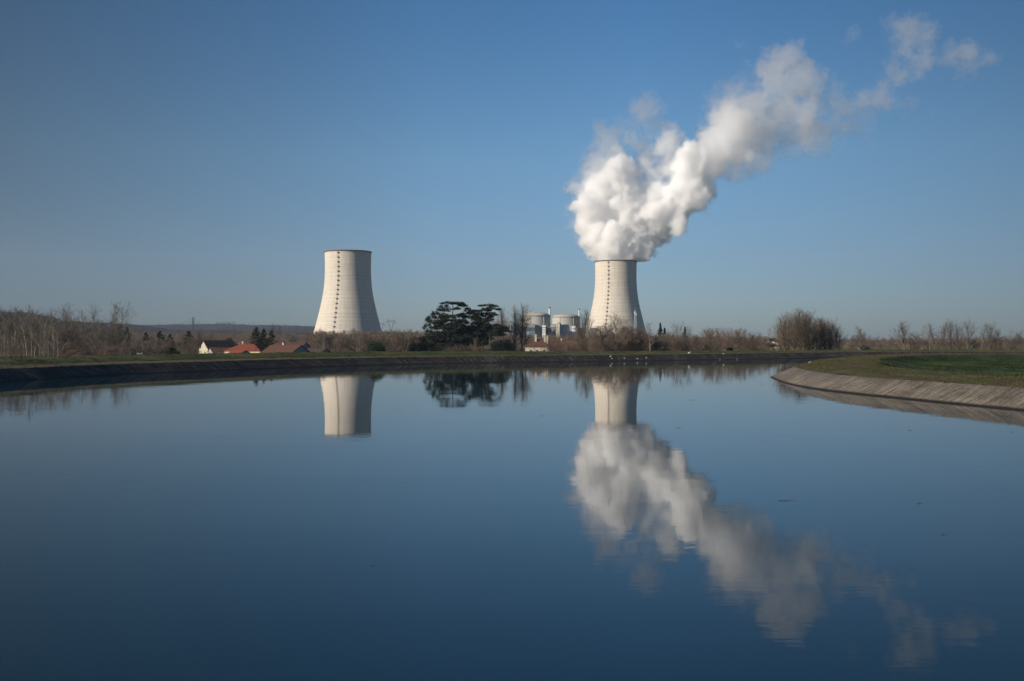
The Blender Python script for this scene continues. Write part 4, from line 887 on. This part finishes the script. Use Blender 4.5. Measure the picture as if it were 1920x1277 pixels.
house('gabled_house', 408, 430, -45, 8.4, 13, 3.7, 7.3, 'gable', (M['plaster'], M['roof_dark']), 'white house with a steep pointed gable and a near black roof', windows=[('f', 1.2, 1.8, .9, 1.2), ('f', -2.6, 4.6, .8, 1.0), ('r', -2, 2.2, 1, 1.2)], doors=[])
house('outbuilding', 419, 405, -60, 7, 10.5, 3.0, 4.5, 'gable', (M['plaster_grey'], M['roof_brown']), 'low lean outbuilding with a brown tiled roof attached beside the gabled white house')
house('bungalow', 464, 400, 80, 9.5, 15, 3.6, 6.1, 'hip', (M['plaster_cream'], M['roof_red']), 'cream bungalow under a bright red hipped tile roof', chim=[(1.2, 2.5, .7, 6.9)], windows=[('l', -4.2, 2.0, 1.1, 1.0), ('l', 3.4, 1.8, 1.1, 1.2), ('l', 0.2, 1.8, 1.6, 1.2), ('f', 0, 2, 1.2, 1.2)])
house('garage', 449, 372, 55, 4.6, 6.5, 2.7, 3.7, 'gable', (M['plaster_grey'], M['roof_red']), 'small garage with an orange tile roof and a dark gable in front of the bungalow')
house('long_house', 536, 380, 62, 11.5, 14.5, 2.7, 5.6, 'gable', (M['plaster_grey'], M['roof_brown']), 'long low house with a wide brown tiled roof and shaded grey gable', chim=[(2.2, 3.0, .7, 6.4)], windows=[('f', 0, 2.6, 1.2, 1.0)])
house('barn', 590, 420, 60, 8, 12, 2.0, 3.9, 'gable', (M['plaster_grey'], M['roof_dark']), 'low dark-roofed shed poking out past the long brown-roofed house')
house('small_house', 436, 470, -40, 7, 9, 3.6, 5.4, 'gable', (M['plaster'], M['roof_brown']), 'small brown-roofed house wedged between the slate roof and the red roof')
house('flat_roofed_house', 449, 560, 20, 6, 7, 4.6, 5.6, 'hip', (M['cladding_blue'], M['plaster_grey']), 'small pale bluish building behind the red roof, beside the round dark tree')
house('reddish_house', 546, 440, 78, 8, 14, 5.0, 6.4, 'gable', (M['plaster_grey'], M['roof_brown']), 'reddish ridge of a house rising behind the long brown roof')
house('hillside_house', 427, 900, 10, 9, 8, 5.5, 8.6, 'gable', (M['white_paint'], M['roof_red']), 'tiny white house high on the slope above the round dark tree')
house('farmhouse', 1008, 440, 86, 8.5, 10.6, 5.0, 7.9, 'hip', (M['plaster'], M['roof_brown']), 'white farmhouse with a hipped brown tile roof and tall chimneys', chim=[(-1.0, .8, .9, 10.0), (-.5, -3.2, .8, 9.4), (-.5, -4.3, .7, 9.4)], windows=[('l', 2.8, 2.6, .9, 1.3), ('l', -3.0, 2.6, .9, 1.3), ('l', 0, 2.6, .9, 1.3)], doors=[('l', 1.4, .6, 1.1, 2.2)])
house('farm_barn', 1054, 452, 87, 8, 12.5, 4.7, 7.2, 'gable', (M['rust_dark'], M['roof_brown']), 'dark-walled farm wing with a brown roof adjoining the white farmhouse', chim=[(0, .4, .6, 8.2)])
house('cottage', 1444, 540, 84, 7, 8.5, 4.4, 6.4, 'hip', (M['plaster_cream'], M['roof_brown']), 'cream cottage with a brown roof half behind the big tree clump', windows=[('l', -1.5, 2.4, 1.0, 1.3), ('l', 1.5, 2.4, 1.0, 1.3)], chim=[])
house('blue_gable_house', 1446, 575, -50, 4.6, 6, 5.2, 8.2, 'gable', (M['plaster_grey'], M['roof_dark']), 'narrow steep slate-roofed house right behind the cream cottage')
house('white_turret_house', 1454, 560, 10, 3.2, 3.2, 7.0, 7.7, 'hip', (M['plaster'], M['roof_brown']), 'small white turret-like block beside the steep slate roof')
house('far_white_house', 1589, 1100, 20, 6, 6, 4.6, 6.0, 'gable', (M['white_paint'], M['roof_brown']), 'tiny far white house seen past the edge of the big clump')
house('white_house', 75, 620, 15, 9, 8, 4.8, 7.2, 'gable', (M['white_paint'], M['roof_dark']), 'pale small house glimpsed among the trunks of the pale group')
house('shed', 150, 372, 70, 6, 9, 2.3, 3.7, 'gable', (M['plaster_grey'], M['roof_dark']), 'low grey-blue shed behind the bank by the rust red shrubs')
house('tiled_shed', 218, 380, 80, 6, 12, 3.4, 4.8, 'gable', (M['wood_dark'], M['roof_brown']), 'low brown shed in shade under the dark fir')

# parked van behind the bank
v = empty('parked_van', (px(266, 372), 372, -0.6+2.2), math.radians(78)); v.scale = (.62, .62, .62); tag(v, 'small white van parked on the slope behind the bank', 'van')
mb = MB(); mb.add([(-1, -2.4, .35), (1, -2.4, .35), (1, 2.4, .35), (-1, 2.4, .35), (-1, -2.4, 1.1), (1, -2.4, 1.1), (1, 2.4, 2.1), (-1, 2.4, 2.1), (-.9, -1.5, 1.2), (.9, -1.5, 1.2), (.88, -.8, 2.1), (-.88, -.8, 2.1)],
      [(0, 3, 2, 1), (0, 1, 5, 4), (4, 5, 9, 8), (8, 9, 10, 11), (11, 10, 6, 7), (2, 3, 7, 6), (1, 2, 6, 10, 9, 5), (0, 4, 8, 11, 7, 3)]); mb.build('body', M['white_paint'], v)
mb = MB(); mb.add([(-.82, -1.47, 1.26), (.82, -1.47, 1.26), (.8, -.85, 2.02), (-.8, -.85, 2.02)], [(0, 1, 2, 3)]); g_ = mb.build('windscreen', M['glass'], v, loc=(0, -.03, .02))
for s in (-1, 1):
    for yy in (-1.6, 1.5): mb = MB(); mb.bar((s*.8, yy, .34), (s*1.03, yy, .34), .34, n=14); mb.build('wheel', M['dark_steel'], v)

# ------------------------------------------------------------------ reactor island
def reactor(x, yc, d, label):
    t = empty('reactor_building', (px(x, d), d, -0.5)); tag(t, label, 'reactor building', 'domed reactor buildings'); R = 25.6/1867*d; zc = zt(yc, d)+.5
    mb = MB(); mb.lathe([(R, 0), (R, zc-2.2)], 96); mb.build('wall', M['reactor_concrete'], t, smooth=True)
    mb = MB(); mb.lathe([(R-.5, zc-2.2), (R+.9, zc-2.2), (R+.9, zc-.4), (R+.3, zc), (R-1.5, zc)], 96); mb.build('cornice', M['steel'], t)
    mb = MB(); hd = 7.6; Rs = R-.8; mb.lathe([(Rs*math.cos(a), zc-.3+hd*math.sin(a)) for a in [math.pi/2*i/14 for i in range(15)]], 96); mb.build('dome', M['reactor_concrete'], t, smooth=True)
    mb = MB(); 
    for a in (math.radians(-60), math.radians(-118)): mb.box(R*math.cos(a)-.8, R*math.sin(a)-.8, 0, R*math.cos(a)+.8, R*math.sin(a)+.8, zc-2.4)
    mb.build('buttress', M['reactor_concrete'], t); return t
reactor(1006, 591.5, 2040, 'domed concrete reactor building closer to the cedars')
reactor(1061, 594, 2430, 'domed concrete reactor building closer to the steaming tower')
for x, yt_, d, l in ((1030.5, 575.5, 2075, 'slim white vent stack rising between the two reactor domes'), (1086, 579, 2475, 'slim white vent stack beside the second dome, behind bare twigs')):
    s = empty('vent_stack', (px(x, d), d, -.5)); tag(s, l, 'chimney', 'vent stacks of the reactors'); mb = MB(); hh = zt(yt_, d)+.5
    mb.lathe([(2.1, 0), (1.9, hh*.6), (1.7, hh-3)], 24); mb.build('shaft', M['white_steel'], s, smooth=True); mb = MB(); mb.lathe([(1.7, hh-3), (1.95, hh-3), (1.95, hh), (1.5, hh), (1.5, hh-4)], 24); mb.build('top_ring', M['rust_dark'], s)
def plant_block(name, x0, x1, ytop, d, depth, mat, label, bands=0, windows=0, yaw=0):
    w = (x1-x0)/F_PX*d; h = zt(ytop, d)+.5; r = empty(name, (px((x0+x1)/2, d), d+depth/2, -.5), math.radians(yaw)); tag(r, label, 'industrial building')
    mb = MB(); mb.box(-w/2, -depth/2, 0, w/2, depth/2, h-.8); mb.build('wall', M[mat], r); mb = MB(); mb.box(-w/2-.4, -depth/2-.4, h-.8, w/2+.4, depth/2+.4, h); mb.build('roof', M['steel'], r)
    for k in range(bands): mb = MB(); z = h*(.55+.35*(k+.5)/bands)-.5; mb.box(-w/2-.15, -depth/2-.15, z, w/2+.15, -depth/2+.3, z+1.1); mb.build('window', M['glass'], r)
    for k in range(windows): mb = MB(); xx = -w/2+w*(k+.5)/windows; mb.box(xx-w/windows*.28, -depth/2-.15, h*.62, xx+w/windows*.28, -depth/2+.3, h*.82); mb.build('window', M['glass'], r)
    return r
plant_block('electrical_building', 988, 1003, 607.5, 1960, 25, 'cladding_blue', 'pale blue block below the first reactor dome', windows=4)
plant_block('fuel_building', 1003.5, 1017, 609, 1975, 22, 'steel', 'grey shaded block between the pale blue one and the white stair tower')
plant_block('stair_tower', 1017, 1023, 609, 1955, 8, 'white_paint', 'white stair tower with dark bands below the first dome', bands=3)
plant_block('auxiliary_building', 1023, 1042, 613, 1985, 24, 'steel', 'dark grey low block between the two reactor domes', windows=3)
plant_block('pump_house', 1033, 1043, 608, 2010, 16, 'cladding_cream', 'small cream block against the foot of the second dome')
plant_block('concrete_pier', 1049.5, 1052, 606, 2040, 6, 'cladding_cream', 'narrow cream pier in front of the second dome')
plant_block('blue_hall', 1053, 1072, 608.5, 2045, 26, 'cladding_blue', 'blue-grey block in front of the second dome')
plant_block('stair_tower', 1072.5, 1079, 610.5, 2035, 8, 'white_paint', 'white stair tower with dark bands below the second dome', bands=2)
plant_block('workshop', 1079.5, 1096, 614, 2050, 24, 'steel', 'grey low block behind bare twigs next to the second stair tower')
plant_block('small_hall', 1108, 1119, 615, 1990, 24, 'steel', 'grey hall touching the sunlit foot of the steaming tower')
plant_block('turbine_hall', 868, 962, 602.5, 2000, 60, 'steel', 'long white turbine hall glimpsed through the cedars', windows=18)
plant_block('service_building', 840, 872, 609, 1985, 30, 'cladding_blue', 'lower pale building seen through gaps of the huge cedar', windows=8)
plant_block('plant_annex', 962, 988, 606, 2020, 36, 'cladding_blue', 'pale annex behind the tall bare poplars', windows=6)

# lattice structures
def lattice(mb, w0, w1, z0, z1, n, t):
    for i in range(n):
        a = z0+(z1-z0)*i/n; b_ = z0+(z1-z0)*(i+1)/n; wa = w0+(w1-w0)*i/n; wb = w0+(w1-w0)*(i+1)/n
        ca = [(-wa, -wa), (wa, -wa), (wa, wa), (-wa, wa)]; cb = [(-wb, -wb), (wb, -wb), (wb, wb), (-wb, wb)]
        for k in range(4):
            j = (k+1) % 4; mb.bar((*ca[k], a), (*cb[k], b_), t, n=4); mb.bar((*ca[k], a), (*cb[j], b_), t*.6, n=3); mb.bar((*ca[j], a), (*cb[k], b_), t*.6, n=3); mb.bar((*cb[k], b_), (*cb[j], b_), t*.6, n=3)
ml = empty('lattice_mast', (px(1191, 1700), 1700, -.5)); tag(ml, 'white lattice mast with small dishes in front of the shaded side of the steaming tower', 'mast')
hm = zt(583, 1700); mb = MB(); lattice(mb, 2.4, 1.2, 0, hm, 12, .10); mb.build('lattice', M['white_steel'], ml)
mb = MB(); mb.box(-1.9, -1.9, hm-1, 1.9, 1.9, hm-.6); mb.box(-1.5, -1.5, hm*.48, 1.5, 1.5, hm*.48+.6); mb.build('platform', M['white_steel'], ml)
for q, (ax_, az_) in enumerate(((-1.4, hm-3), (1.2, hm-5))): mb = MB(); mb.bar((ax_, -2.2, az_), (ax_, -1.6, az_), 1.2, .5, 14); mb.build('dish', M['white_paint'], ml)
mb = MB(); mb.bar((0, 0, hm), (0, 0, hm+5), .12, .08); mb.bar((0, 0, hm+3.5), (2.2, 0, hm+5.5), .14, .1); mb.bar((-1.4, 0, hm), (-1.4, 0, hm+3), .14, .1); mb.build('antenna', M['white_steel'], ml)
def pylon_cat(x, ytop, d, z0, w, label, cat_='electricity pylon', group=None, yaw=0, th=.3):
    p = empty('electricity_pylon', (px(x, d), d, z0), math.radians(yaw)); tag(p, label, cat_, group); H = zt(ytop, d)-z0
    mb = MB(); lattice(mb, w*.20, w*.07, 0, H*.55, 7, th); mb.build('lattice_body', M['pylon_steel'], p)
    mb = MB()
    for s in (-1, 1):
        mb.bar((s*w*.06, 0, H*.55), (s*w*.30, 0, H*.93), th); mb.bar((s*w*.02, 0, H*.55), (s*w*.22, 0, H*.93), th*.7)
        mb.bar((s*w*.30, 0, H*.93), (s*w*.52, 0, H*.86), th*.8); mb.bar((s*w*.28, 0, H*.99), (s*w*.52, 0, H*.86), th*.8); mb.bar((s*w*.26, 0, H*.93), (s*w*.33, 0, H*1.06), th*.7)
    mb.bar((-w*.30, 0, H*.93), (w*.30, 0, H*.93), th*.8); mb.bar((-w*.28, 0, H*.99), (w*.28, 0, H*.99), th*.8)
    for k in range(6): xx = -w*.28+w*.56*k/6; mb.bar((xx, 0, H*.93), (xx+w*.093, 0, H*.99), th*.5, n=3)
    mb.build('crossarm', M['pylon_steel'], p)
    for xx in (-w*.5, 0, w*.5): mb = MB(); zz = H*.86 if xx else H*.93; mb.bar((xx, 0, zz), (xx, 0, zz-H*.08), .12, n=4); mb.build('insulator', M['glass'], p)
    return p
pylon_cat(733, 600, 2300, -.5, 24, 'electricity pylon with a wide cat-eared head over the thicket past the steamless tower', th=.42)
pylon_cat(714.5, 606, 3000, 0, 26, 'farther cat-eared electricity pylon half hidden by the steamless tower', th=.42)
for i, (x, l) in enumerate(((409, 'first cat-headed pylon on the far ridge, nearest the lattice tower'), (419, 'second cat-headed pylon on the far ridge, close to the first'), (428.5, 'third of the four cat-headed pylons on the far ridge'), (438, 'last of the four cat-headed pylons on the far ridge'))):
    d = 3350; pylon_cat(x, 604, d, float(hill_z(x, d)), 14, l, th=.42)
for x, l in ((531.5, 'small far pylon with a flat head behind the slim poplar'), (539.5, 'smallest far pylon, the one farther from the slim poplars')):
    pylon_cat(x, 610, 4600, float(hill_z(x, 4600)), 12, l, th=.45)
d = 2600; z0 = float(hill_z(362, d)); pl = empty('lattice_pylon', (px(362, d), d, z0)); tag(pl, 'tall slim lattice pylon with three pairs of short arms on the hill line', 'electricity pylon'); H = zt(594, d)-z0
mb = MB(); lattice(mb, 2.8, .6, 0, H, 12, .30); mb.build('lattice_body', M['pylon_steel'], pl)
for f, wd in ((.88, 5.2), (.76, 6.5), (.64, 5.6)):
    mb = MB(); mb.bar((-wd, 0, H*f), (wd, 0, H*f), .34); mb.bar((-wd, 0, H*f), (0, 0, H*(f+.05)), .25); mb.bar((wd, 0, H*f), (0, 0, H*(f+.05)), .25); mb.build('crossarm', M['pylon_steel'], pl)
def cable(a, b_, sag, label):
    mb = MB(); a = Vector(a); b_ = Vector(b_); n = 14; q = [a.lerp(b_, i/n)+Vector((0, 0, -sag*4*(i/n)*(1-i/n))) for i in range(n+1)]
    for i in range(n): mb.bar(q[i], q[i+1], .16, n=3)
    tag(mb.build('power_cable', M['steel']), label, 'power cable', 'power cables strung from the slim lattice pylon')
for f, wd, nm in ((.88, 5.0, 'topmost'), (.76, 6.3, 'middle'), (.64, 5.4, 'lowest')):
    a = Vector((px(362, d)+wd, d, z0+H*f-.4)); cable(a, (px(409, 3350), 3350, zt(607, 3350)), 10, f'{nm} power cable from the slim lattice pylon to the cat-headed pylons')
    a = Vector((px(362, d)-wd, d, z0+H*f-.4)); cable(a, (px(300, 2500), 2500, zt(609, 2500)), 6, f'{nm} power cable from the slim lattice pylon towards the open hillside')

# pole by the brown roof, white posts
for x, y0_, y1_, d, l in ((478, 642, 662, 395, 'thin dark utility pole before the red tiled roof'),):
    p = empty('utility_pole', (px(x, d), d, -.5)); tag(p, l, 'pole'); mb = MB(); h_ = zt(y0_, d)+.5; mb.bar((0, 0, 0), (0, 0, h_), .13, .09, 8); mb.build('pole', M['dark_steel'], p); mb = MB(); mb.bar((-.6, 0, h_-.5), (.6, 0, h_-.5), .06); mb.build('crossbar', M['dark_steel'], p)

# ------------------------------------------------------------------ birds and floating sticks
def bird(x, y, d, z, s, white, yaw, label, swim=False):
    s *= .72; r = empty('bird', (px(x, d), d, z), math.radians(yaw)); tag(r, label, 'bird')
    mb = MB(); n = 10; rings = [(-.30, .0, .30), (-.24, .05, .31), (-.12, .11, .33), (0, .13, .35), (.12, .11, .38), (.20, .06, .43), (.23, .04, .52), (.25, .035, .60), (.29, .045, .65), (.34, .03, .65), (.42, .008, .63)]
    for (xx, rr_, zz) in rings:
        for k in range(n): a = 2*math.pi*k/n; mb.v.append(((xx)*s, rr_*math.cos(a)*s, (zz+rr_*math.sin(a)-(.25 if swim else 0))*s))
    for i in range(len(rings)-1):
        for k in range(n): mb.f.append((i*n+k, i*n+(k+1) % n, (i+1)*n+(k+1) % n, (i+1)*n+k))
    mb.build('body', M['white_paint'] if white else M['dark_steel'], r, smooth=True)
    if not swim:
        for q in (-.04, .04): mb = MB(); mb.bar((0, q*s, 0), (.02*s, q*s, .26*s), .012*s, n=5); mb.build('leg', M['dark_steel'], r)
    return r
def on_bank(x, y):
    """point on the far bank slope seen at pixel (x, y)"""
    best = None
    for d in np.linspace(300, 420, 400):
        X = px(x, d); z = zt(y, d); dd = np.hypot(FAR_LINE[:, 0]-X, FAR_LINE[:, 1]-d); j = dd.argmin(); T_ = FAR_LINE[min(j+1, len(FAR_LINE)-1)]-FAR_LINE[j-1]; side = np.sign(T_[0]*(d-FAR_LINE[j, 1])-T_[1]*(X-FAR_LINE[j, 0]))
        h = np.clip(dd[j]*side*.5, -1, 2.3); e = abs(h-z)
        if best is None or e < best[0]: best = (e, d, max(0.0, h))
    return best[1], best[2]
for i, (x, y, s, w_, l) in enumerate(((1144.5, 669.5, 1.5, True, 'white egret standing on the slope below the steaming tower'), (1147.5, 673, 1.1, True, 'small pale bird just below the white egret at the water edge'), (1158, 667.5, 1.0, False, 'dark bird perched near the rim past the white egret'),
        (1171, 673, 1.2, True, 'pale bird in the middle of the slope between the egret and the tower shade'), (1195, 675, 1.2, True, 'pale bird at the water edge under the mast'), (1203, 673.5, 1.3, False, 'black bird beside the pale ones on the dark slope'), (1211.5, 672, 1.4, True, 'pale bird farther up the slope past the black one'),
        (1183, 674.5, 1.2, False, 'black bird close to the water under the shaded tower side'), (1292, 664, 2.2, True, 'large white swan-like bird resting on the rim of the bank'), (1356.5, 664.5, 1.3, True, 'small whitish bird on the rim below the oak-like trees'), (1382, 676, .9, True, 'tiny pale bird at the waterline past the oak-like trees'), (1350, 676.5, .8, True, 'tiny pale bird at the waterline under the oak-like trees'))):
    d, z = on_bank(x, y+.5); bird(x, y, d, z, s, w_, [10, 160, 40, 200][i % 4], l)
for x, y, w_, l in ((1517.5, 680, True, 'white waterbird swimming behind the tip of the spit'), (1473.5, 687, False, 'black waterbird swimming just off the tip of the spit')):
    d = CAM_Z*F_PX/(y-HY); bird(x, y, d, 0, 1.5, w_, 20, l, swim=True)
def stick(x, y, L_, label, seed):
    r = random.Random(seed); d = CAM_Z*F_PX/(y-HY); mb = MB(); n = 6; q = Vector((-L_/2, 0, .01)); k0 = q
    L_ *= .6; pts = [Vector((-L_/2+L_*i/n, r.uniform(-.06, .06)*L_*.4, .012+.012*math.sin(i))) for i in range(n+1)]
    for i in range(n): mb.bar(pts[i], pts[i+1], .014*(1-.1*i), .014*(1-.1*(i+1)), 6)
    mb.bar(pts[2], pts[2]+Vector((.12*L_, .08*L_, .05)), .014, .006, 5); o = mb.build('floating_stick', M['dark_steel'], loc=(px(x, d), d, 0)); tag(o, label, 'driftwood')
stick(1477, 939, 1.5, 'longest dark stick floating on open water below the plume reflection edge', 1)
stick(1298, 750, 1.3, 'short dark stick floating past the reflection of the steaming tower', 2)
stick(1770, 1002, .45, 'small dark twig floating far out on the dark water', 3)
stick(1274, 803, .9, 'thin floating twig above the reflected plume shoulder', 4)
stick(1428, 722, 1.3, 'thin floating twig close to the tip of the spit', 5)
stick(1707, 807, .7, 'thin floating twig under the concrete slope reflection', 6)
stick(1899, 810, .8, 'dark floating twig near the reflection of the concrete slope', 7)
stick(1725, 944, .5, 'tiny floating twig level with the longest stick', 8)
stick(1016, 780, .7, 'tiny dark speck of driftwood between the two tower reflections', 9)
stick(700, 1060, .25, 'tiny twig floating in the dark lower water', 10)

# ------------------------------------------------------------------ haze: the winter air
hz = MB(); hz.box(-6900, -110, -1.8, 6900, 9400, 790)
hm_ = bpy.data.materials.new('haze'); hm_.use_nodes = True; t = hm_.node_tree; t.nodes.clear()
out = t.nodes.new('ShaderNodeOutputMaterial'); pv = t.nodes.new('ShaderNodeVolumePrincipled')
pv.inputs['Color'].default_value = (0.60, 0.78, 1.0, 1); pv.inputs['Density'].default_value = 4.5e-5; pv.inputs['Anisotropy'].default_value = 0.2
t.links.new(pv.outputs[0], out.inputs['Volume'])
o = hz.build('haze', hm_); tag(o, 'thin pale winter haze over the whole plain', kind='stuff')
